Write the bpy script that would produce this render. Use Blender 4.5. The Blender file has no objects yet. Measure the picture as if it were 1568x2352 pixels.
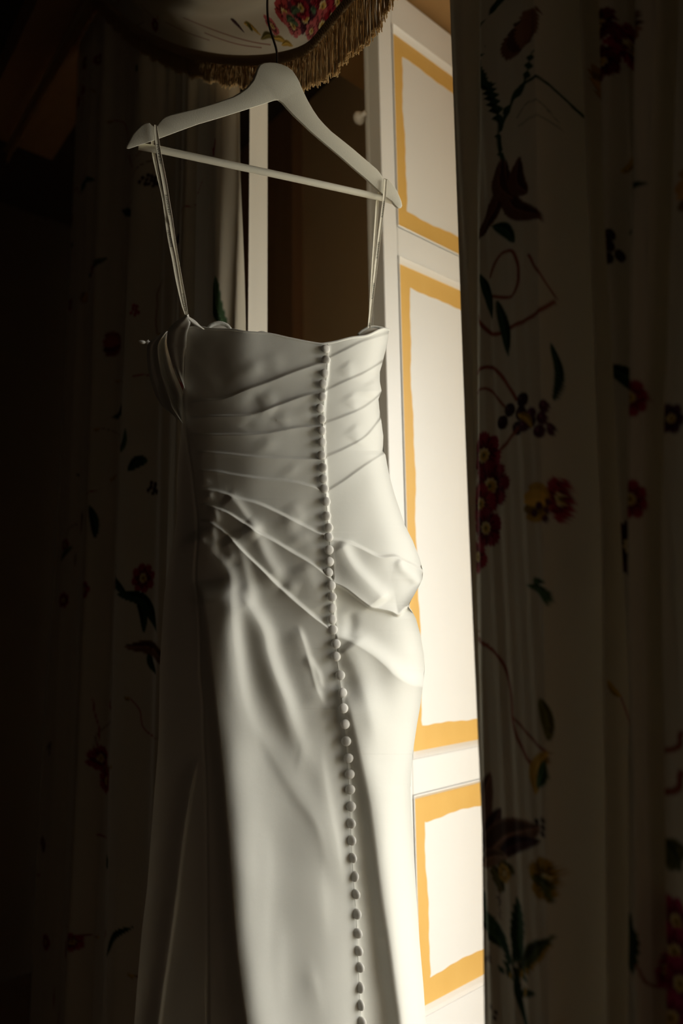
import bpy, bmesh, math, random
import numpy as np
from mathutils import Vector, Matrix

sc = bpy.context.scene
COL = sc.collection
random.seed(7)
rng = np.random.default_rng(7)

# ------------------------------------------------------------------ camera
FPX = 1600.0
EYE = np.array([0.0, 0.0, 1.5])
TILT, ROLL = math.radians(8.7), 0.014
_f = np.array([0, math.cos(TILT), math.sin(TILT)])
_u0 = np.array([0, -math.sin(TILT), math.cos(TILT)])
_r0 = np.array([1.0, 0, 0])
RR = _r0 * math.cos(ROLL) - _u0 * math.sin(ROLL)
UU = _u0 * math.cos(ROLL) + _r0 * math.sin(ROLL)
cam_d = bpy.data.cameras.new('camera')
cam = bpy.data.objects.new('camera', cam_d)
COL.objects.link(cam)
m = Matrix(((RR[0], UU[0], -_f[0], EYE[0]), (RR[1], UU[1], -_f[1], EYE[1]), (RR[2], UU[2], -_f[2], EYE[2]), (0, 0, 0, 1)))
cam.matrix_world = m
cam_d.sensor_fit = 'HORIZONTAL'
cam_d.sensor_width = 24.0
cam_d.lens = 24.0 * FPX / 1568.0
cam_d.clip_start = 0.02
cam_d.dof.use_dof = True
cam_d.dof.focus_distance = 1.03
cam_d.dof.aperture_fstop = 2.4
sc.camera = cam

# ------------------------------------------------------------------ frame of the room: A runs along the window wall, B runs out to the window
WD = np.array([0.645, -0.764, 0.0]); WD /= np.linalg.norm(WD)
OD = np.array([-WD[1], WD[0], 0.0])
def ab(a, b, z):
    return WD * a + OD * b + np.array([0, 0, z])
WIN_A0, WIN_A1, WIN_B, WIN_Z0, WIN_Z1 = -0.52, 1.45, 1.55, 0.40, 2.42
CEIL = 3.5

# ------------------------------------------------------------------ sky, window portal, exposure
world = bpy.data.worlds.new('overcast_sky')
sc.world = world
world.use_nodes = True
wt = world.node_tree
bgn = wt.nodes['Background']
bgn.inputs['Strength'].default_value = 7.2
# plain overcast sky: paler towards the horizon, ground below reflecting less
geo = wt.nodes.new('ShaderNodeTexCoord')
sep = wt.nodes.new('ShaderNodeSeparateXYZ')
rmp = wt.nodes.new('ShaderNodeValToRGB')
mr = wt.nodes.new('ShaderNodeMapRange')
mr.inputs['From Min'].default_value = -1; mr.inputs['From Max'].default_value = 1
wt.links.new(geo.outputs['Generated'], sep.inputs[0])
wt.links.new(sep.outputs['Z'], mr.inputs['Value'])
wt.links.new(mr.outputs[0], rmp.inputs[0])
rmp.color_ramp.elements[0].position = 0.0; rmp.color_ramp.elements[0].color = (0.42, 0.40, 0.33, 1)
rmp.color_ramp.elements[1].position = 1.0; rmp.color_ramp.elements[1].color = (0.95, 0.94, 0.89, 1)
e = rmp.color_ramp.elements.new(0.48); e.color = (0.50, 0.48, 0.40, 1)
e = rmp.color_ramp.elements.new(0.53); e.color = (1.0, 0.985, 0.945, 1)
wt.links.new(rmp.outputs[0], bgn.inputs['Color'])
ld = bpy.data.lights.new('window_portal', 'AREA')
ld.shape = 'RECTANGLE'; ld.size = WIN_A1 - WIN_A0; ld.size_y = WIN_Z1 - WIN_Z0
ld.cycles.is_portal = True
lo = bpy.data.objects.new('window_portal', ld)
COL.objects.link(lo)
pc = ab((WIN_A0 + WIN_A1) / 2, WIN_B + 0.12, (WIN_Z0 + WIN_Z1) / 2)
# light faces inward (-B): local -Z = -OD -> local Z = OD
X = Vector(-WD); Z = Vector(OD); Y = Z.cross(X)
lo.matrix_world = Matrix(((X[0], Y[0], Z[0], pc[0]), (X[1], Y[1], Z[1], pc[1]), (X[2], Y[2], Z[2], pc[2]), (0, 0, 0, 1)))

sc.view_settings.view_transform = 'Standard'
sc.view_settings.look = 'None'
sc.view_settings.exposure = 0.0
sc.view_settings.gamma = 1.0
sc.view_settings.use_curve_mapping = False
sc.cycles.max_bounces = 8
sc.cycles.diffuse_bounces = 5
sc.cycles.use_denoising = True
sc.cycles.sample_clamp_indirect = 6.0

# ------------------------------------------------------------------ helpers
def ray(px, py):
    px = np.asarray(px, float); py = np.asarray(py, float)
    dx = (px - 784.0) / FPX; dy = -(py - 1176.0) / FPX
    return dx[..., None] * RR + dy[..., None] * UU + _f
def hit(px, py, P, N, off=0.0):
    """point seen at (px,py) on the upright plane through P (normal N towards the room), moved by off along N"""
    d = ray(px, py)
    off = np.asarray(off, float)
    t = ((P - EYE) @ N + off) / (d @ N)
    return EYE + d * t[..., None]
def proj(P):
    v = np.asarray(P, float) - EYE
    z = v @ _f
    return 784 + FPX * (v @ RR) / z, 1176 - FPX * (v @ UU) / z
def hit_b(px, py, b):      # on the plane B = b -> (a, z)
    p = hit(px, py, OD * b, -OD)
    return p @ WD, p[..., 2]
def hit_a(px, py, a):      # on the plane A = a -> (b, z)
    p = hit(px, py, WD * a, WD)
    return p @ OD, p[..., 2]

def tagged(o, label=None, cat=None, group=None, kind=None):
    if label: o['label'] = label
    if cat: o['category'] = cat
    if group: o['group'] = group
    if kind: o['kind'] = kind
    return o
def empty(name, loc, label, cat, group=None):
    o = bpy.data.objects.new(name, None)
    o.location = loc; o.empty_display_size = 0.05
    COL.objects.link(o)
    return tagged(o, label, cat, group)
def link(name, me, mat, parent=None, smooth=True):
    o = bpy.data.objects.new(name, me)
    COL.objects.link(o)
    if mat: me.materials.append(mat)
    if smooth and len(me.polygons):
        me.polygons.foreach_set('use_smooth', [True] * len(me.polygons))
    if parent:
        o.parent = parent
        o.matrix_parent_inverse = Matrix.Translation(parent.location).inverted() if parent.type == 'EMPTY' else parent.matrix_world.inverted()
    return o
def mesh_from(name, V, F):
    me = bpy.data.meshes.new(name)
    me.from_pydata([tuple(map(float, v)) for v in V], [], F)
    me.update()
    return me
def grid_mesh(name, G, color=None, wrap=False):
    R, Cn = G.shape[:2]
    me = bpy.data.meshes.new(name)
    n = R * Cn
    me.vertices.add(n)
    me.vertices.foreach_set('co', G.reshape(-1, 3).astype(np.float32).ravel())
    idx = np.arange(n).reshape(R, Cn)
    if wrap:
        idx = np.concatenate([idx, idx[:, :1]], 1)
    a_ = idx[:-1, :-1].ravel(); b_ = idx[:-1, 1:].ravel(); c_ = idx[1:, 1:].ravel(); d_ = idx[1:, :-1].ravel()
    q = np.stack([a_, d_, c_, b_], 1)
    me.loops.add(q.size); me.polygons.add(len(q))
    me.loops.foreach_set('vertex_index', q.ravel().astype(np.int32))
    me.polygons.foreach_set('loop_start', (np.arange(len(q)) * 4).astype(np.int32))
    me.polygons.foreach_set('loop_total', np.full(len(q), 4, np.int32))
    me.update(calc_edges=True)
    if color is not None:
        at = me.color_attributes.new('print', 'FLOAT_COLOR', 'POINT')
        c = np.ones((n, 4), np.float32); c[:, :3] = color.reshape(-1, 3)
        at.data.foreach_set('color', c.ravel())
    me.validate()
    return me
def box_ab(name, a0, a1, b0, b1, z0, z1, mat, parent=None, bevel=0.0):
    V = [ab(a, b, z) for z in (z0, z1) for (a, b) in ((a0, b0), (a1, b0), (a1, b1), (a0, b1))]
    F = [(0, 3, 2, 1), (4, 5, 6, 7), (0, 1, 5, 4), (1, 2, 6, 5), (2, 3, 7, 6), (3, 0, 4, 7)]
    me = mesh_from(name, V, F)
    bm = bmesh.new(); bm.from_mesh(me)
    bmesh.ops.recalc_face_normals(bm, faces=bm.faces)
    if bevel:
        bmesh.ops.bevel(bm, geom=list(bm.edges), offset=bevel, segments=2, affect='EDGES', profile=0.5)
    bm.to_mesh(me); bm.free()
    return link(name, me, mat, parent, smooth=False)
def prism(name, pts, n, d0, d1, mat, parent=None, bevel=0.0, seg=3, smooth=True):
    """solid: polygon pts (world) swept along n from d0 to d1"""
    pts = np.asarray(pts)
    k = len(pts)
    V = list(pts + n * d0) + list(pts + n * d1)
    F = [tuple(range(k)), tuple(range(2 * k - 1, k - 1, -1))]
    F += [(i, i + k, (i + 1) % k + k, (i + 1) % k) for i in range(k)]
    me = mesh_from(name, V, F)
    bm = bmesh.new(); bm.from_mesh(me)
    bmesh.ops.recalc_face_normals(bm, faces=bm.faces)
    if bevel:
        ed = [e for e in bm.edges if len(e.link_faces) == 2 and e.calc_face_angle(0) > 0.9]
        bmesh.ops.bevel(bm, geom=ed, offset=bevel, segments=seg, affect='EDGES', profile=0.5)
    big = [f for f in bm.faces if len(f.verts) > 4]
    bmesh.ops.triangulate(bm, faces=big)
    bm.to_mesh(me); bm.free()
    o = link(name, me, mat, parent, smooth=smooth)
    if smooth:
        try: me.set_sharp_from_angle(angle=math.radians(32))
        except Exception: pass
    return o
def smooth_poly(pts, n):
    """Catmull-Rom through pts -> n points"""
    P = np.asarray(pts, float)
    P = np.vstack([2 * P[0] - P[1], P, 2 * P[-1] - P[-2]])
    seg = len(P) - 3
    t = np.linspace(0, seg - 1e-9, n)
    i = t.astype(int); f = (t - i)[:, None]
    p0, p1, p2, p3 = P[i], P[i + 1], P[i + 2], P[i + 3]
    return 0.5 * ((2 * p1) + (-p0 + p2) * f + (2 * p0 - 5 * p1 + 4 * p2 - p3) * f * f + (-p0 + 3 * p1 - 3 * p2 + p3) * f ** 3)
def tube_geo(path, r, sides=8, cap=True):
    path = np.asarray(path, float); n = len(path)
    r = np.broadcast_to(np.asarray(r, float), (n,))
    T = np.gradient(path, axis=0); T /= np.linalg.norm(T, axis=1)[:, None] + 1e-12
    ref = np.array([0.31, -0.2, 0.93]) if abs(T[0][2]) < 0.8 else np.array([0.9, 0.3, 0.1])
    V = []; F = []
    N = np.cross(T[0], ref); N /= np.linalg.norm(N)
    for i in range(n):
        N = N - T[i] * (N @ T[i]); N /= np.linalg.norm(N)
        B = np.cross(T[i], N)
        for k in range(sides):
            w = 2 * math.pi * k / sides
            V.append(path[i] + r[i] * (math.cos(w) * N + math.sin(w) * B))
    for i in range(n - 1):
        for k in range(sides):
            k2 = (k + 1) % sides
            F.append((i * sides + k, i * sides + k2, (i + 1) * sides + k2, (i + 1) * sides + k))
    if cap:
        F.append(tuple(range(sides - 1, -1, -1))); F.append(tuple((n - 1) * sides + k for k in range(sides)))
    return V, F
def tube(name, path, r, mat, parent=None, sides=8):
    V, F = tube_geo(path, r, sides)
    return link(name, mesh_from(name, V, F), mat, parent)
def join_geo(parts):
    V = []; F = []
    for v, f in parts:
        o = len(V); V += list(v); F += [tuple(i + o for i in q) for q in f]
    return V, F

# ------------------------------------------------------------------ materials
def material(name, col=None, rough=0.7, attr=False, trans=0.0, spec=0.3, metal=0.0, bump=None, mottle=None, sheen=0.0, stretch=(1, 1, 1)):
    mt = bpy.data.materials.new(name); mt.use_nodes = True
    nt = mt.node_tree; N = nt.nodes; L = nt.links
    bs = N['Principled BSDF']; out = N['Material Output']
    bs.inputs['Roughness'].default_value = rough
    bs.inputs['Metallic'].default_value = metal
    bs.inputs['Specular IOR Level'].default_value = spec
    if sheen:
        bs.inputs['Sheen Weight'].default_value = sheen
    tc = N.new('ShaderNodeTexCoord')
    mp = N.new('ShaderNodeMapping'); mp.inputs['Scale'].default_value = stretch
    L.new(tc.outputs['Object'], mp.inputs[0])
    csock = None
    if attr:
        a = N.new('ShaderNodeAttribute'); a.attribute_name = 'print'; csock = a.outputs['Color']
    else:
        c = N.new('ShaderNodeRGB'); c.outputs[0].default_value = (*col, 1); csock = c.outputs[0]
    if mottle:
        sc_, amt, tint = mottle
        nz = N.new('ShaderNodeTexNoise'); nz.inputs['Scale'].default_value = sc_; nz.inputs['Detail'].default_value = 5
        L.new(mp.outputs[0], nz.inputs['Vector'])
        cr = N.new('ShaderNodeMapRange'); cr.inputs['From Min'].default_value = 0.35; cr.inputs['From Max'].default_value = 0.75
        cr.inputs['To Max'].default_value = amt
        L.new(nz.outputs['Fac'], cr.inputs['Value'])
        mx = N.new('ShaderNodeMix'); mx.data_type = 'RGBA'
        L.new(cr.outputs[0], mx.inputs[0]); L.new(csock, mx.inputs[6]); mx.inputs[7].default_value = (*tint, 1)
        csock = mx.outputs[2]
    L.new(csock, bs.inputs['Base Color'])
    nsock = None
    for b in (bump or []):
        kind, scale, strength, dist = b
        if kind == 'noise':
            t = N.new('ShaderNodeTexNoise'); t.inputs['Scale'].default_value = scale; t.inputs['Detail'].default_value = 3
            s = t.outputs['Fac']
        else:
            t = N.new('ShaderNodeTexWave'); t.bands_direction = kind; t.inputs['Scale'].default_value = scale
            t.inputs['Distortion'].default_value = 0.0
            s = t.outputs['Fac']
        L.new(mp.outputs[0], t.inputs['Vector'])
        bp = N.new('ShaderNodeBump'); bp.inputs['Strength'].default_value = strength; bp.inputs['Distance'].default_value = dist
        L.new(s, bp.inputs['Height'])
        if nsock: L.new(nsock, bp.inputs['Normal'])
        nsock = bp.outputs[0]
    if nsock: L.new(nsock, bs.inputs['Normal'])
    if trans:
        tr = N.new('ShaderNodeBsdfTranslucent'); L.new(csock, tr.inputs['Color'])
        if nsock: L.new(nsock, tr.inputs['Normal'])
        ms = N.new('ShaderNodeMixShader'); ms.inputs[0].default_value = trans
        L.new(bs.outputs[0], ms.inputs[1]); L.new(tr.outputs[0], ms.inputs[2])
        L.new(ms.outputs[0], out.inputs['Surface'])
    return mt

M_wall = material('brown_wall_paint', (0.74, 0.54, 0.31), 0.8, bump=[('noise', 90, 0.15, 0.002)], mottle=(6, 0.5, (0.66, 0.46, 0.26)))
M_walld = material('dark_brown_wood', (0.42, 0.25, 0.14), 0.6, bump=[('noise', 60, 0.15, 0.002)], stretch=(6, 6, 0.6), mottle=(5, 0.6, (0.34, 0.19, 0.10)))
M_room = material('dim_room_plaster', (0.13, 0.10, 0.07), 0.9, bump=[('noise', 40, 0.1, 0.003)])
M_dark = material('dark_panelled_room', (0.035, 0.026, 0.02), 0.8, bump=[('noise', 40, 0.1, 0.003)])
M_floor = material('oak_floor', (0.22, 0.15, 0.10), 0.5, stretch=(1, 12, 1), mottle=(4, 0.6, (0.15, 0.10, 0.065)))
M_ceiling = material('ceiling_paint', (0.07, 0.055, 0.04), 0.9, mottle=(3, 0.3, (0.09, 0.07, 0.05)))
M_ochre = material('ochre_soffit_paint', (0.42, 0.25, 0.10), 0.7, mottle=(5, 0.4, (0.32, 0.18, 0.07)), bump=[('noise', 60, 0.1, 0.002)])
M_reveal = material('pale_reveal_paint', (0.75, 0.72, 0.64), 0.6, mottle=(5, 0.2, (0.68, 0.64, 0.55)))
M_white = material('white_gloss_paint', (0.85, 0.85, 0.83), 0.32, spec=0.45, mottle=(9, 0.25, (0.82, 0.815, 0.785)), bump=[('noise', 25, 0.12, 0.004)], stretch=(1, 1, 0.25))
M_yellow = material('yellow_brushed_paint', (0.76, 0.47, 0.13), 0.45, mottle=(22, 0.35, (0.68, 0.39, 0.09)), bump=[('noise', 30, 0.12, 0.002)], stretch=(1, 1, 0.4))
M_dress = material('ivory_crepe', (0.735, 0.73, 0.67), 0.55, spec=0.25, sheen=0.15, bump=[('noise', 1500, 0.18, 0.0006), ('noise', 45, 0.10, 0.003)])
M_lining = material('ivory_lining', (0.72, 0.68, 0.60), 0.6, bump=[('noise', 900, 0.2, 0.0006)])
M_button = material('ivory_button_cloth', (0.72, 0.70, 0.65), 0.65, spec=0.2, bump=[('noise', 1600, 0.3, 0.0005)])
M_ribbon = material('cream_grosgrain', (0.86, 0.81, 0.66), 0.5, bump=[('Z', 180, 0.25, 0.0004)])
M_ink = material('black_ribbon_ink', (0.02, 0.018, 0.015), 0.6)
M_hanger = material('white_hanger_paint', (0.86, 0.83, 0.71), 0.5, spec=0.35, bump=[('noise', 700, 0.2, 0.001)], mottle=(30, 0.15, (0.80, 0.77, 0.65)))
M_steel = material('hook_steel', (0.30, 0.28, 0.25), 0.25, metal=1.0)
M_brass = material('rail_brass', (0.25, 0.17, 0.08), 0.4, metal=1.0)
M_knob = material('knob_ceramic', (0.75, 0.70, 0.60), 0.3, spec=0.5)
M_curtain = material('printed_chintz', attr=True, rough=0.75, spec=0.2, trans=0.04, bump=[('noise', 900, 0.15, 0.0006)])
M_swag = material('printed_chintz_swag', attr=True, rough=0.75, spec=0.2, trans=0.25, bump=[('noise', 900, 0.15, 0.0006)])
M_clining = material('cream_curtain_lining', (0.78, 0.735, 0.64), 0.8, trans=0.15, bump=[('noise', 700, 0.15, 0.0006)])
M_fringe = material('gold_silk_fringe', (0.74, 0.54, 0.27), 0.38, spec=0.6, trans=0.3, mottle=(120, 0.6, (0.78, 0.62, 0.38)))
M_braid = material('gold_braid', (0.45, 0.32, 0.17), 0.55, bump=[('noise', 300, 0.4, 0.002)])
M_glass = None

# ------------------------------------------------------------------ the shell
RA0, RA1, RB0 = -3.4, 2.4, -2.6
WB = 1.50   # inner face of the window wall
def quad(name, P, mat, kind='structure'):
    o = link(name, mesh_from(name, P, [(0, 1, 2, 3)]), mat, smooth=False)
    o['kind'] = kind
    return o
def slab(name, *a, mat):
    o = box_ab(name, *a, mat)
    o['kind'] = 'structure'
    return o
slab('floor', RA0 - .1, RA1 + .1, RB0 - .1, WB + .3, -0.1, 0.0, mat=M_floor)
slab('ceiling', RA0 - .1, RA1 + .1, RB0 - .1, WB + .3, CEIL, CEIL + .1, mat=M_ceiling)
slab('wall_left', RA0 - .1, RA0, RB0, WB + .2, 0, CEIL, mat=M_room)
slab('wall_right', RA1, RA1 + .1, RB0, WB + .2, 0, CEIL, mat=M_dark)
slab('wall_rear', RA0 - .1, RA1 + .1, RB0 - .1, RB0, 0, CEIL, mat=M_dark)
# window wall, built round the opening
def win_wall():
    parts = []
    for (a0, a1, z0, z1) in ((RA0, WIN_A0, 0, CEIL), (WIN_A1, RA1, 0, CEIL), (WIN_A0, WIN_A1, 0, WIN_Z0), (WIN_A0, WIN_A1, WIN_Z1, CEIL)):
        V = [ab(a, b, z) for z in (z0, z1) for (a, b) in ((a0, WB), (a1, WB), (a1, WB + .16), (a0, WB + .16))]
        parts.append((V, [(0, 3, 2, 1), (4, 5, 6, 7), (0, 1, 5, 4), (1, 2, 6, 5), (2, 3, 7, 6), (3, 0, 4, 7)]))
    V, F = join_geo(parts)
    o = link('wall_window', mesh_from('wall_window', V, F), M_wall, smooth=False)
    o['kind'] = 'structure'
win_wall()
wf = tagged(bpy.data.objects.new('window_1', None), kind='structure'); COL.objects.link(wf)
wf.location = ab((WIN_A0 + WIN_A1) / 2, WB, WIN_Z0)
for (a0, a1, z0, z1, nm) in ((WIN_A0, WIN_A0 + .05, WIN_Z0, WIN_Z1, 'window_frame'), (WIN_A1 - .05, WIN_A1, WIN_Z0, WIN_Z1, 'window_frame'),
                             (WIN_A0 + .05, WIN_A1 - .05, WIN_Z0, WIN_Z0 + .05, 'window_frame'), (WIN_A0 + .05, WIN_A1 - .05, WIN_Z1 - .05, WIN_Z1, 'window_frame')):
    box_ab(nm, a0, a1, WB + .04, WB + .10, z0, z1, M_white, wf, bevel=0.004)

# dark wooden panel of the wall left of the shutter
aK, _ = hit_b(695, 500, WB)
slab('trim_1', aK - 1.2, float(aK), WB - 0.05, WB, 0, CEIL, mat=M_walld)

# ------------------------------------------------------------------ shutter (stands out from the window wall, its face towards +A)
SA = -1.011          # face plane
bL, _ = hit_a(881, 600, SA)
bY, _ = hit_a(914, 600, SA)      # left side of the panel opening
bL = float(bL); bY = float(bY)
_, zTop = hit_a(934, 0, SA); zTop = float(zTop)
def zz(px, py): return float(hit_a(px, py, SA)[1])
P_open = [(zz(912, 519), zz(909, 60)), (zz(950, 1743), zz(922, 590)), (zz(975, 2335), zz(955, 1826))]  # (bottom, top) of the openings
B_END = 1.41
bR = B_END - (bY - bL)
TH = 0.04
sh = tagged(bpy.data.objects.new('window_shutter', None), 'white panelled window shutter with hand-painted yellow borders, standing open right of the dress', 'shutter')
sh.location = ab(SA, bL, 0.3); COL.objects.link(sh)
zBot = 0.35
def sbox(name, b0, b1, z0, z1, d0=-TH, d1=0.0, mat=M_white, bevel=0.0025):
    return box_ab(name, SA + d0, SA + d1, b0, b1, z0, z1, mat, sh, bevel)
sbox('stile', bL, bY, zBot, zTop)
sbox('stile', bR, B_END, zBot, zTop)
ops = sorted(P_open)
rails = [(zBot, ops[0][0])] + [(ops[i][1], ops[i + 1][0]) for i in range(2)] + [(ops[2][1], zTop)]
print('openings', ops, 'zTop', zTop, 'bL', bL, 'bY', bY)
for (z0, z1) in rails:
    sbox('rail', bY, bR, z0, z1)
CH = 0.011; REC = 0.011
for (z0, z1) in ops:
    pn = sbox('panel', bY, bR, z0, z1, -TH + 0.006, -REC, bevel=0)
    # splayed moulding round the panel
    o_ = [(bY, z0), (bR, z0), (bR, z1), (bY, z1)]
    def ring(ins, d): return [ab(SA + d, b + (ins if b == bY else -ins), z + (ins if z == z0 else -ins)) for b, z in o_]
    R0, R1, R2, R3 = ring(-0.0005, 0.0015), ring(0.002, 0.003), ring(CH * .55, -0.002), ring(CH, -REC + .0004)
    V = R0 + R1 + R2 + R3
    F = []
    for k in range(3):
        for i in range(4):
            j = (i + 1) % 4
            F.append((k * 4 + i, k * 4 + j, k * 4 + 4 + j, k * 4 + 4 + i))
    me = mesh_from('moulding', V, F)
    bm = bmesh.new(); bm.from_mesh(me); bmesh.ops.recalc_face_normals(bm, faces=bm.faces); bm.to_mesh(me); bm.free()
    mo = link('moulding', me, M_white, sh, smooth=False)
    # yellow border with its wavering inner edge
    wv, wh = 0.033, 0.048
    n = 90
    def side(p0, p1, inw, w, ph):
        t = np.linspace(0, 1, n)
        L_ = np.hypot(p1[0] - p0[0], p1[1] - p0[1])
        wob = 0.0022 * np.sin(t * L_ * 17 + ph) + 0.0014 * np.sin(t * L_ * 41 + 2 * ph) + 0.0006 * np.sin(t * L_ * 150 + ph)
        return [(p0[0] + (p1[0] - p0[0]) * a_ + inw[0] * (w + x_), p0[1] + (p1[1] - p0[1]) * a_ + inw[1] * (w + x_)) for a_, x_ in zip(t, wob)]
    a0_, a1_ = bY + CH - 0.001, bR - CH + 0.001; c0_, c1_ = z0 + CH - 0.001, z1 - CH + 0.001
    outer = []; inner = []
    ph = z0 * 7
    corners = [(a0_, c0_), (a1_, c0_), (a1_, c1_), (a0_, c1_)]
    ins_c = [(a0_ + wv, c0_ + wh), (a1_ - wv, c0_ + wh), (a1_ - wv, c1_ - wh), (a0_ + wv, c1_ - wh)]
    for i in range(4):
        j = (i + 1) % 4
        p0, p1 = ins_c[i], ins_c[j]
        inner += side(p0, p1, ((0, 1), (-1, 0), (0, -1), (1, 0))[i], 0.0, ph + i * 1.7)[:-1]
        t = np.linspace(0, 1, n)[:-1]
        q0, q1 = corners[i], corners[j]
        outer += [(q0[0] + (q1[0] - q0[0]) * s_, q0[1] + (q1[1] - q0[1]) * s_) for s_ in t]
    d = -REC + 0.0006
    V = [ab(SA + d, b, z) for b, z in outer] + [ab(SA + d, b, z) for b, z in inner]
    K = len(outer)
    F = [(i, (i + 1) % K, K + (i + 1) % K, K + i) for i in range(K)]
    V += [ab(SA - REC - 0.001, b, z) for b, z in inner]
    F += [(K + i, K + (i + 1) % K, 2 * K + (i + 1) % K, 2 * K + i) for i in range(K)]
    yb = link('painted_border', mesh_from('painted_border', V, F), M_yellow, sh, smooth=False)
    yb['label'] = 'hand-painted yellow border with an uneven inner edge'
# knob on the far side of the shutter, and bead along the near edge
kb = hit(836, 262, ab(SA - TH, bL + 0.012, 0), WD)
prof = [(0, -.004), (.006, -.004), (.006, .006), (.011, .009), (.0150, .015), (.0145, .021), (.010, .026), (0, .028)]
V = []; F = []
S_ = 20
for r_, h_ in prof:
    for k in range(S_):
        w = 2 * math.pi * k / S_
        V.append(kb - WD * h_ + OD * (r_ * math.cos(w)) + np.array([0, 0, r_ * math.sin(w)]))
for i in range(len(prof) - 1):
    for k in range(S_):
        F.append((i * S_ + k, i * S_ + (k + 1) % S_, (i + 1) * S_ + (k + 1) % S_, (i + 1) * S_ + k))
link('knob', mesh_from('knob', V, F), M_knob, sh)
box_ab('edge_bead', SA - TH - 0.006, SA - TH + 0.004, bL - 0.004, bL + 0.006, zBot, zTop, M_white, sh, 0.002)

# ochre soffit of the window bay above the shutter
slab('trim_2', SA - 0.3, WIN_A1 + .2, bL - 0.02, WB, zTop + 0.02, zTop + 0.10, mat=M_ochre)

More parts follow.
